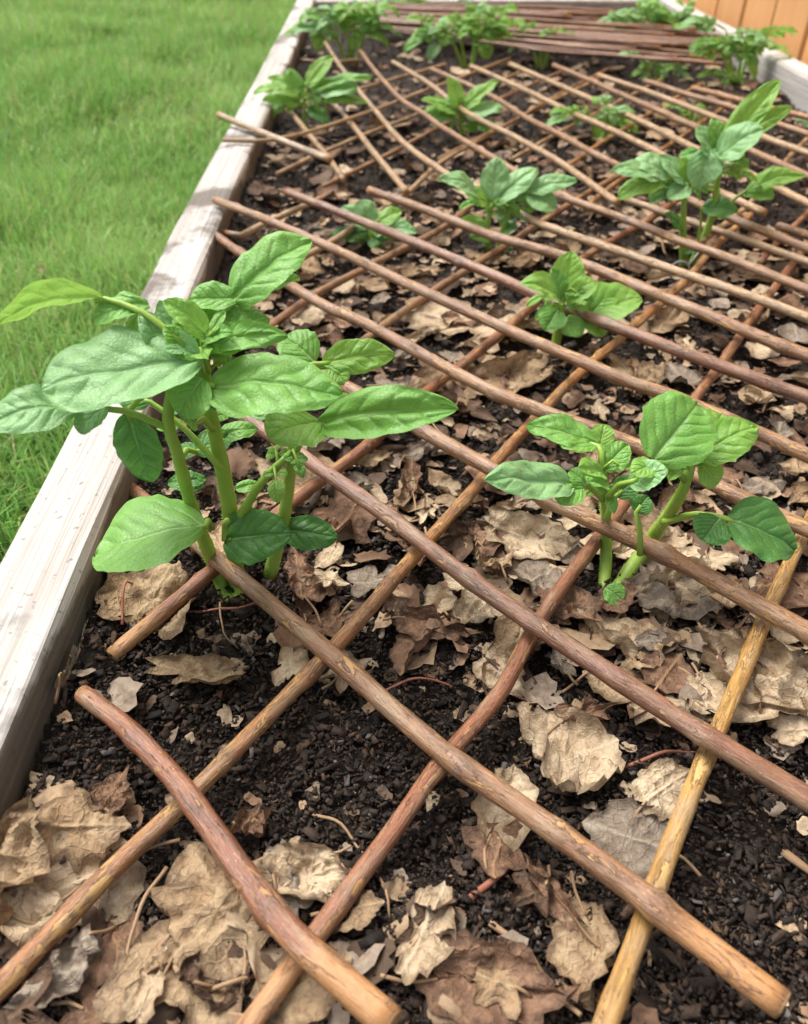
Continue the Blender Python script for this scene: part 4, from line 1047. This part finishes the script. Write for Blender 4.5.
HERO = [  # px, py, size px, aspect, tone, state, yaw deg, lift mm, lobed, label
 (155, 612, 92, 0.9, 'tan', 'crumpled', 70, 4, 0, 'lumpy tan dead leaf under the soil-stuck rod by the side board'),
 (203, 690, 112, 0.42, 'tan', 'torn', -8, 4, 0, 'long ragged tan leaf strip lying on bare soil below the largest plant'),
 (300, 592, 74, 0.8, 'rusty brown', 'curled', 95, 8, 0, 'upright brown leaf leaning just right of the largest plant\'s stems'),
 (436, 632, 82, 0.75, 'rusty brown', 'folded', -20, 4, 0, 'reddish brown folded leaf between two rods in the centre'),
 (484, 556, 62, 0.8, 'rusty brown', 'curled', 40, 8, 0, 'cupped reddish brown leaf beneath the centre rods'),
 (412, 492, 66, 0.5, 'rusty brown', 'curled', 85, 6, 0, 'narrow rolled brown leaf standing near a rod left of centre'),
 (562, 772, 130, 0.85, 'pale tan', 'crumpled', 15, 6, 0, 'large pale crumpled leaf on the soil between the brown and plum rods'),
 (498, 815, 100, 0.8, 'pale tan', 'folded', 60, 3, 0, 'pale folded leaf tucked under the long brown rod'),
 (524, 648, 74, 0.8, 'tan', 'torn', 20, 3, 0, 'torn tan leaf just below the plum rod near the centre'),
 (530, 552, 105, 0.65, 'pale tan', 'folded', -15, 6, 0, 'broad pale leaf in front of the right plant, under its rod'),
 (672, 602, 96, 0.75, 'pale tan', 'crumpled', 20, 4, 0, 'wide pale leaf directly right of the right plant\'s stem base'),
 (642, 664, 86, 0.8, 'tan', 'torn', 60, 3, 0, 'ragged tan leaf in front of the right foreground plant'),
 (762, 690, 140, 0.8, 'pale tan', 'crumpled', -30, 6, 0, 'big pale curling leaf beside the yellow rod at the right edge'),
 (22, 872, 125, 0.7, 'tan', 'crumpled', 80, 10, 0, 'big tan crumpled leaf at the left edge in the bottom corner litter'),
 (86, 842, 92, 0.6, 'tan', 'curled', 5, 6, 0, 'rolled tan leaf touching the left side of an orange rod'),
 (222, 928, 116, 0.95, 'tan', 'crumpled', 60, 6, 0, 'large tan crumpled leaf under the middle of the thick nearest rod'),
 (312, 888, 98, 0.85, 'pale tan', 'crumpled', 20, 6, 0, 'pale crinkled leaf between the nearest thick rod and the next crossing'),
 (252, 838, 56, 0.7, 'rusty brown', 'crumpled', 10, 4, 0, 'small brown crumpled leaf right of the thick nearest rod'),
 (424, 944, 104, 0.6, 'pale tan', 'torn', 60, 4, 0, 'pale ragged leaf on bare soil at bottom centre'),
 (492, 988, 150, 0.7, 'rusty brown', 'folded', -10, 3, 0, 'large brown folded leaf at the bottom centre edge'),
 (551, 902, 88, 0.45, 'rusty brown', 'curled', 120, 3, 0, 'slender brown rolled leaf under the lower part of the long brown rod'),
 (614, 616, 46, 0.8, 'rusty brown', 'flat', 10, 6, 0, 'small rusty leaf at the foot of the right foreground plant'),
 (788, 746, 66, 0.7, 'pale tan', 'torn', 0, 5, 0, 'pale leaf scrap at the right edge above the thick plum rod'),
 (444, 328, 86, 0.75, 'pale tan', 'flat', -10, 5, 0, 'flat pale leaf left of the small crinkled shoot'),
 (500, 338, 76, 0.8, 'pale tan', 'flat', 40, 5, 0, 'flat pale leaf touching the small crinkled shoot\'s left side'),
 (52, 990, 135, 0.40, 'grey-brown', 'curled', 8, 8, 0, 'long grey curled leaf in the bottom left corner'),
 (160, 1000, 78, 0.6, 'pale tan', 'curled', 80, 8, 0, 'pale upright curled leaf at the bottom left edge'),
 (308, 276, 62, 0.7, 'tan', 'curled', 75, 6, 0, 'tall tan leaf beside the top of the largest plant'),
 (386, 293, 70, 0.6, 'tan', 'torn', 10, 5, 0, 'ragged tan leaf between rods behind the largest plant'),
 (308, 327, 48, 0.8, 'pale tan', 'flat', 20, 5, 0, 'small pale leaf behind the largest plant\'s upper leaves'),
 (704, 546, 66, 0.7, 'rusty brown', 'curled', 70, 6, 0, 'rust coloured leaf right of the right plant under its dark leaf'),
 (504, 386, 104, 0.75, 'tan', 'folded', 30, 6, 0, 'broad tan leaf below the small crinkled shoot'),
 (738, 712, 98, 0.6, 'pale tan', 'torn', -10, 3, 0, 'pale leaf strip crossing behind the yellow rod'),
 (120, 812, 60, 0.6, 'rusty brown', 'crumpled', 80, 8, 0, 'small upright crumpled leaf left of the thick nearest rod'),
 (218, 992, 90, 0.8, 'dark brown', 'crumpled', 20, 4, 0, 'dark brown leaf at the bottom edge left of the thick rod'),
 (352, 918, 60, 0.8, 'tan', 'flat', 10, 0, 0, 'tan leaf partly under the rod crossing at bottom left'),
 (55, 670, 80, 0.7, 'grey-brown', 'crumpled', 80, 4, 0, 'grey crumpled leaf jammed against the side board'),
 (438, 405, 110, 0.7, 'tan', 'folded', 70, 5, 0, 'tan folded leaf right of the largest plant\'s lowest right leaf'),
 (660, 800, 70, 0.8, 'pale tan', 'flat', 30, 3, 0, 'flat pale leaf left of the yellow rod'),
 (640, 385, 60, 0.7, 'tan', 'crumpled', 30, 5, 0, 'tan crumpled leaf behind the right plant\'s round leaf'),
]
for k, (px, py, spx, asp, tone, state, yaw, lift, lob, lab) in enumerate(HERO):
    p = on_soil(px, py); size = spx / F_PX * depth_at(p) * 1.12
    dead_leaf(p.x, p.y, size, tone, state, R(yaw), 1000 + k, asp, rings=14, segs=56, lift=lift / 1000, label=lab, lobed=bool(lob))

lp = on_z(39, 270, GROUND + 0.045)
dead_leaf(lp.x, lp.y, 0.030, 'tan', 'curled', 1.2, 77, 0.7, tilt=(0.9, 0.3), label='lone tan dead leaf caught in the lawn grass at left', on_lawn=True)
ZONES = [  # px centre, half sizes, how many
 (600, 440, 220, 110, 62), (480, 590, 190, 100, 36), (110, 950, 200, 80, 17), (720, 640, 140, 90, 28), (540, 925, 110, 80, 6),
 (710, 330, 150, 80, 30), (420, 310, 150, 70, 22), (300, 300, 60, 55, 8), (510, 205, 190, 55, 24), (340, 160, 80, 60, 12), (650, 110, 130, 50, 16), (420, 110, 90, 45, 9),
 (310, 500, 90, 60, 10)]
MARKS = [((238, 600), 'the largest potato plant'), ((608, 596), 'the right foreground potato plant'), ((552, 356), 'the small crinkled potato shoot'),
 ((492, 254), 'the bluish mid-bed potato plant'), ((688, 268), 'the tall potato plant at right'), ((372, 250), 'the low round-leaved potato plant'),
 ((312, 138), 'the potato plant by the side board'), ((462, 142), 'the yellow-green middle potato plant'), ((210, 830), 'the thick nearest rod'),
 ((650, 890), 'the yellow rod'), ((440, 755), 'the lower centre rod crossing'), ((10, 1000), 'the bottom left corner'), ((790, 960), 'the bottom right corner'),
 ((330, 655), 'the crossing below the largest plant'), ((540, 622), 'the centre rod crossing'), ((715, 735), 'the plum and yellow rod crossing'),
 ((800, 420), 'the right edge'), ((602, 142), 'the low far potato plant'), ((736, 80), 'the dense plant by the fence'), ((352, 58), 'the bushy far left plant')]
placed = []; USED = set()
seed = 0
for zi, (cx, cy, hx, hy, cnt) in enumerate(ZONES):
    made = 0; tries = 0
    while made < cnt and tries < 4000:
        tries += 1; seed += 1
        px = cx + random.uniform(-hx, hx); py = cy + random.uniform(-hy, hy)
        p = on_soil(px, py)
        if not (XL_IN + 0.015 < p.x < XR_IN - 0.015): continue
        if any((p - s_).length < 0.026 for s_ in STEMS): continue
        d = depth_at(p); sz = random.choice([0.024, 0.03, 0.034, 0.04, 0.045, 0.052])
        spx = sz * F_PX / d
        if any(math.hypot(px - a, (py - b) * 1.3) < 0.36 * (spx + s) for a, b, s in placed): continue
        placed.append((px, py, spx)); made += 1
        tone = random.choices(TONES, [1.6, 4, 3, 3.2, 2.4] if zi in (2, 4) else [3.6, 4.4, 2.2, 2.6, 1.8])[0]; state = random.choices(['flat', 'curled', 'folded', 'crumpled', 'torn'], [2, 3, 1.6, 3, 2.5])[0]
        big = 'large' if sz > 0.043 else ('small' if sz < 0.032 else 'mid-sized')
        (mx, my), mt = min(MARKS, key=lambda m: math.hypot(m[0][0] - px, m[0][1] - py))
        dx, dy = px - mx, py - my
        horiz = 'left' if dx < 0 else 'right'
        if abs(dx) > 1.8 * abs(dy): rel = horiz + ' of'
        elif abs(dy) > 1.8 * abs(dx): rel = 'in front of' if dy > 0 else 'behind'
        else: rel = ('front ' if dy > 0 else 'back ') + horiz + ' of'
        far = 'close ' if math.hypot(dx, dy) < 65 else 'well '
        if rel.startswith(('front', 'back')): far = 'just ' if far == 'close ' else 'farther '
        lab = f'{big} {tone} {state} dead leaf {far}{rel} {mt}'
        if len(lab.split()) > 16: lab = lab.replace(' dead leaf', ' leaf')
        if lab in USED: continue_other = [t_ for t_ in TONES if f'{big} {t_} {state}' + lab.split(state, 1)[1] not in USED]
        if lab in USED and continue_other:
            tone = continue_other[0]; lab = f'{big} {tone} {state}' + lab.split(state, 1)[1]
        USED.add(lab)
        dead_leaf(p.x, p.y, sz, tone, state, random.uniform(0, 6.28), 5000 + seed, random.uniform(0.6, 1.0), rings=9 if spx > 40 else 6, segs=36 if spx > 40 else 22,
                  lift=random.uniform(0, 0.006), label=lab, lobed=random.random() < 0.25)

# crumbs of leaf between them
def zone_points(n, margin=1.15):
    w = np.array([z[4] * (0.5 if z[1] > 900 else 1.0) for z in ZONES]); w /= w.sum()
    zi = rng.choice(len(ZONES), n, p=w); Z = np.array([z[:4] for z in ZONES], dtype=float)[zi]
    return Z[:, 0] + rng.normal(0, 0.62, n) * Z[:, 2] * margin, Z[:, 1] + rng.normal(0, 0.62, n) * Z[:, 3] * margin
def soil_pts(px, py):
    M = np.array(MC); D = np.stack([(px - W_PX / 2) / F_PX, -(py - H_PX / 2) / F_PX, -np.ones_like(px)], 1) @ M.T
    z = np.full(len(px), SOIL)
    for _ in range(3):
        t = (z - CAM_H) / D[:, 2]; x = D[:, 0] * t; y = D[:, 1] * t; z = soil_h(x, y)
    ok = (x > XL_IN + 0.006) & (x < XR_IN - 0.006) & (y > -0.3) & (y < Y_FAR - 0.01)
    return x[ok], y[ok], z[ok]
def rot_mats(yaw, tx, ty):
    cz, sz = np.cos(yaw), np.sin(yaw); cx, sx = np.cos(tx), np.sin(tx); cy, sy = np.cos(ty), np.sin(ty)
    n = len(yaw); o = np.zeros(n); i = np.ones(n)
    Rz = np.stack([cz, -sz, o, sz, cz, o, o, o, i], 1).reshape(n, 3, 3); Rx = np.stack([i, o, o, o, cx, -sx, o, sx, cx], 1).reshape(n, 3, 3)
    Ry = np.stack([cy, o, sy, o, i, o, -sy, o, cy], 1).reshape(n, 3, 3)
    return Rz @ Rx @ Ry
def piece(rr, rings=5, segs=18):
    th = np.linspace(0, 2 * np.pi, segs, endpoint=False); ox = rr.uniform(0, 200, 4); cx, cy = np.cos(th), np.sin(th)
    base = 0.75 * (1 + 0.9 * (vnoise(cx * 1.2 + ox[0], cy * 1.2) - 0.5) + 0.45 * (vnoise(cx * 4 + ox[1], cy * 4) - 0.5))
    t = (np.arange(rings) + 1) / rings; asp = rr.uniform(0.4, 1.0)
    lx = np.concatenate([[0], (t[:, None] * base * cx).ravel()]); ly = np.concatenate([[0], (t[:, None] * base * cy).ravel()]) * asp
    n1 = vnoise(lx * 2 + ox[2], ly * 2 + ox[3]); n2 = vnoise(lx * 5 + ox[3], ly * 5 + ox[2])
    z = rr.uniform(0.10, 0.28) * ((1 - np.abs(2 * n1 - 1)) * 1.6 - 0.8 + 0.5 * (n2 - 0.5)); k = rr.uniform(-1.5, 1.5) + 0.05
    c, s = math.cos(rr.uniform(0, 3)), math.sin(rr.uniform(0, 3)); u = lx * c + ly * s; v = -lx * s + ly * c
    v2 = (1 / k - z) * np.sin(v * k); z2 = 1 / k - (1 / k - z) * np.cos(v * k)
    return np.stack([u, v2, z2 - np.median(z2)], 1)
def crumbs():
    px1, py1 = zone_points(1900); px2 = rng.uniform(-150, 960, 900); py2 = rng.uniform(30, 1150, 900); px3 = 240 + 660 * rng.random(1700) ** 0.75; py3 = rng.uniform(20, 300, 1700)
    x, y, z = soil_pts(np.concatenate([px1, px2, px3]), np.concatenate([py1, py2, py3]))
    xw = rng.uniform(XL_IN + 0.01, XR_IN - 0.01, 900); yw = rng.uniform(-0.42, 1.9, 900); inside = (np.abs(xw) < 0.20 + 0.5 * np.clip(yw, 0, 3)) & (yw > 0.1); xw, yw = xw[~inside], yw[~inside]
    x = np.concatenate([x, xw]); y = np.concatenate([y, yw]); z = np.concatenate([z, soil_h(xw, yw)]); n = len(x)
    bare = np.exp(-(((x - on_soil(330, 760).x) / 0.07) ** 2 + ((y - on_soil(330, 760).y) / 0.05) ** 2)) + np.exp(-(((x - on_soil(720, 880).x) / 0.08) ** 2 + ((y - on_soil(720, 880).y) / 0.05) ** 2))
    keep = rng.random(n) > 0.75 * bare; x, y, z, bare = x[keep], y[keep], z[keep], bare[keep]; n = len(x)
    ok = np.ones(n, dtype=bool)
    for s_ in STEMS: ok &= (np.hypot(x - s_.x, y - s_.y) > 0.024)
    x, y, z, bare = x[ok], y[ok], z[ok], bare[ok]; n = len(x)
    S = rng.lognormal(np.log(0.0060), 0.55, n).clip(0.0016, 0.017); S = S * (1 + 0.35 * np.clip(y - 0.5, 0, 1)); S = np.where(bare > 0.25, np.minimum(S, 0.005), S)
    protos = [piece(rng) for _ in range(60)]; m = len(protos[0])
    P = np.stack(protos)[rng.integers(0, 60, n)] * S[:, None, None]
    P = P @ np.transpose(rot_mats(rng.uniform(0, 6.28, n), rng.normal(0, 0.28, n), rng.normal(0, 0.28, n)), (0, 2, 1))
    P[:, :, 0] += x[:, None]; P[:, :, 1] += y[:, None]; P[:, :, 2] += (z + 0.004 + S * 0.22 + rng.uniform(0, 0.003, n))[:, None]
    sh = P.shape[:2]; X_, Y_ = P[:, :, 0].ravel(), P[:, :, 1].ravel()
    P[:, :, 2] = under_rods(X_, Y_, P[:, :, 2].ravel(), soil_h(X_, Y_)).reshape(sh)
    rings, segs = 5, 18
    tri = [(0, 1 + j, 1 + (j + 1) % segs, 1 + (j + 1) % segs) for j in range(segs)]; quad = []
    for i in range(rings - 1):
        for j in range(segs):
            a = 1 + i * segs + j; b = 1 + i * segs + (j + 1) % segs
            quad.append((a, a + segs, b + segs)); quad.append((a, b + segs, b))
    T = np.array([t_[:3] for t_ in tri] + quad)
    F = (np.arange(n)[:, None, None] * m + T[None]).reshape(-1, 3)
    pal = np.array([(0.48, 0.37, 0.245), (0.38, 0.265, 0.16), (0.29, 0.23, 0.175), (0.24, 0.14, 0.085), (0.13, 0.083, 0.053), (0.085, 0.055, 0.038)])
    C = pal[rng.choice(6, n, p=[.17, .22, .16, .16, .15, .14])] * rng.uniform(0.75, 1.2, (n, 1))
    o = fast_mesh('leaf_litter', P.reshape(-1, 3), F, M_LITTER, np.repeat(C, m, 0), smooth=True)
    tag(o, 'broken pieces of dry brown leaves scattered over the dark soil', 'leaf litter', kind='stuff')
crumbs()
def chips():
    px = rng.uniform(-160, 980, 90000); py = np.concatenate([rng.uniform(30, 500, 22000), rng.uniform(480, 1180, 68000)])
    x, y, z = soil_pts(px, py)
    xw = rng.uniform(XL_IN + 0.006, XR_IN - 0.006, 26000); yw = rng.uniform(-0.42, 1.3, 26000)
    x = np.concatenate([x, xw]); y = np.concatenate([y, yw]); z = np.concatenate([z, soil_h(xw, yw)]); n = len(x)
    L = (rng.lognormal(np.log(0.00078), 0.60, n) * (0.8 + 0.9 * np.clip(y, 0, 1.6))).clip(0.0003, 0.0048); W = L * rng.uniform(0.22, 0.65, n); T = L * np.where(L > 0.0016, rng.uniform(0.07, 0.2, n), rng.uniform(0.2, 0.6, n))
    c = np.array([(a, b, d) for d in (-1, 1) for a, b in ((-1, -1), (1, -1), (1, 1), (-1, 1))], dtype=float)
    P = c[None] * np.stack([L, W, T], 1)[:, None, :] / 1.0 + rng.normal(0, 0.2, (n, 8, 3)) * np.stack([L, W, T], 1)[:, None, :]
    P = P @ np.transpose(rot_mats(rng.uniform(0, 6.28, n), rng.normal(0, 0.35, n), rng.normal(0, 0.35, n)), (0, 2, 1))
    P[:, :, 0] += x[:, None]; P[:, :, 1] += y[:, None]; P[:, :, 2] += (z + 0.0030 + T * 0.6 + rng.uniform(0, 0.0035, n))[:, None]
    q = np.array([(3, 2, 1, 0), (4, 5, 6, 7), (0, 1, 5, 4), (1, 2, 6, 5), (2, 3, 7, 6), (3, 0, 4, 7)])
    F = (np.arange(n)[:, None, None] * 8 + q[None]).reshape(-1, 4)
    pal = np.array([(0.020, 0.0145, 0.011), (0.034, 0.024, 0.0175), (0.058, 0.038, 0.026), (0.085, 0.055, 0.038), (0.13, 0.078, 0.048), (0.17, 0.15, 0.135)])
    C = pal[rng.choice(6, n, p=[.34, .30, .18, .10, .05, .03])] * rng.uniform(0.75, 1.25, (n, 1))
    o = fast_mesh('bark_mulch', P.reshape(-1, 3), F, M_CHIP, np.repeat(C, 8, 0))
    tag(o, 'dark wet bark chips mixed through the black soil', 'bark mulch', kind='stuff')
chips()

TW = [  # runs in the photo, height above the soil mm, radius mm, material, label
 ([(312, 820), (338, 832), (362, 858), (386, 900), (390, 928)], 8, 0.7, M_TWIG, 'thin tan leaf stalk curving over bare soil at lower left'),
 ([(171, 878), (150, 925), (126, 992)], 14, 0.9, M_TWIG, 'straight pale stalk leaning over the bottom left litter'),
 ([(622, 774), (660, 766), (694, 760)], 9, 0.9, M_TWIGR, 'short red stalk ending at the yellow rod'),
 ([(489, 930), (520, 960), (552, 998), (576, 1026)], 9, 1.3, M_TWIG, 'brown stalk slanting across the bottom edge in the centre'),
 ([(222, 612), (228, 650), (238, 658)], 12, 0.6, M_TWIG, 'fine root hanging beside the largest plant\'s stem'),
 ([(126, 636), (132, 606), (137, 596)], 14, 0.7, M_TWIGR, 'fine red stalk upright beside the side board'),
 ([(180, 960), (182, 985), (200, 1000), (236, 996), (262, 984)], 12, 1.2, M_TWIG, 'looping tan stalk in the litter left of the nearest rod'),
 ([(240, 884), (270, 870), (330, 862), (352, 858)], 9, 0.8, M_TWIG, 'thin stalk passing behind the nearest thick rod'),
 ([(190, 618), (240, 620), (262, 608)], 8, 0.8, M_TWIGR, 'thin brown stalk lying at the foot of the largest plant'),
 ([(560, 700), (590, 684), (606, 690)], 9, 0.7, M_TWIG, 'pale bent stalk under the plum rod right of centre'),
 ([(655, 660), (690, 690), (720, 702)], 8, 0.7, M_TWIG, 'fine stalk in the litter right of the right foreground plant'),
 ([(500, 690), (520, 712), (545, 716)], 9, 0.8, M_TWIGR, 'short reddish stalk above the large pale leaf'),
 ([(376, 700), (420, 690), (452, 694)], 8, 0.8, M_TWIGR, 'reddish stalk between the brown and plum rods'),
 ([(780, 858), (800, 880), (822, 888)], 8, 2.0, M_TWIG, 'tan wood splinter at the right edge below the plum rod'),
 ([(650, 238), (656, 250), (664, 262)], 12, 1.4, M_TWIG, 'pale peeled stick stub under the rods left of the tall plant'),
 ([(470, 905), (500, 880), (512, 868)], 7, 1.6, M_TWIGR, 'short dark red bark sliver below the long brown rod'),
]
for run, hmm, rmm, mt, lab in TW:
    pts = []
    for i, q in enumerate(run):
        p = on_soil(*q); pts.append(Vector((p.x, p.y, p.z + hmm / 1000 * (0.6 + 0.5 * (i % 2)))))
    loc = pts[0]; path = catmull([p - loc for p in pts], 0.003)
    path = [p + Vector((mn.noise((i * 0.3, rmm, 1)), mn.noise((i * 0.3, rmm, 5)), mn.noise((i * 0.3, rmm, 9)))) * 0.0012 for i, p in enumerate(path)]
    vs, fs, uv = tube_geo(path, [rmm / 1000 * (1 - 0.4 * i / len(path)) for i in range(len(path))], 7, True, 0.15, rmm)
    o = build('dead_stalk', vs, fs, mt); o.location = loc
    tag(o, lab, 'dead stalk', 'dry stalks among the litter')

# ------------------------------------------------------------------ light
world = bpy.data.worlds.new('World'); sc.world = world; world.use_nodes = True
nt = world.node_tree; bg = nt.nodes['Background']
sky = nt.nodes.new('ShaderNodeTexSky'); sky.sky_type = 'NISHITA'; sky.sun_disc = False
SUN_EL, SUN_AZ = 60.0, -48.0        # azimuth from +Y, to the left negative
sky.sun_elevation = R(SUN_EL); sky.sun_rotation = R(SUN_AZ)
sky.air_density = 1.0; sky.dust_density = 6.0; sky.ozone_density = 0.4
hs = nt.nodes.new('ShaderNodeHueSaturation'); hs.inputs['Saturation'].default_value = 0.35
nt.links.new(sky.outputs[0], hs.inputs['Color']); nt.links.new(hs.outputs[0], bg.inputs['Color'])
bg.inputs['Strength'].default_value = 0.21
sd_ = bpy.data.lights.new('sun', 'SUN'); so = bpy.data.objects.new('sun', sd_); COL.objects.link(so)
sd_.energy = 3.4; sd_.angle = R(38); sd_.color = (1.0, 0.965, 0.91)
dv = Vector((math.sin(R(SUN_AZ)) * math.cos(R(SUN_EL)), math.cos(R(SUN_AZ)) * math.cos(R(SUN_EL)), math.sin(R(SUN_EL))))
so.rotation_euler = dv.to_track_quat('Z', 'Y').to_euler(); so.location = (-1, 2, 3)

sc.view_settings.view_transform = 'Standard'; sc.view_settings.look = 'None'; sc.view_settings.exposure = 0
sc.render.engine = 'CYCLES'
sc.cycles.use_denoising = True
sc.cycles.max_bounces = 7; sc.cycles.transparent_max_bounces = 6
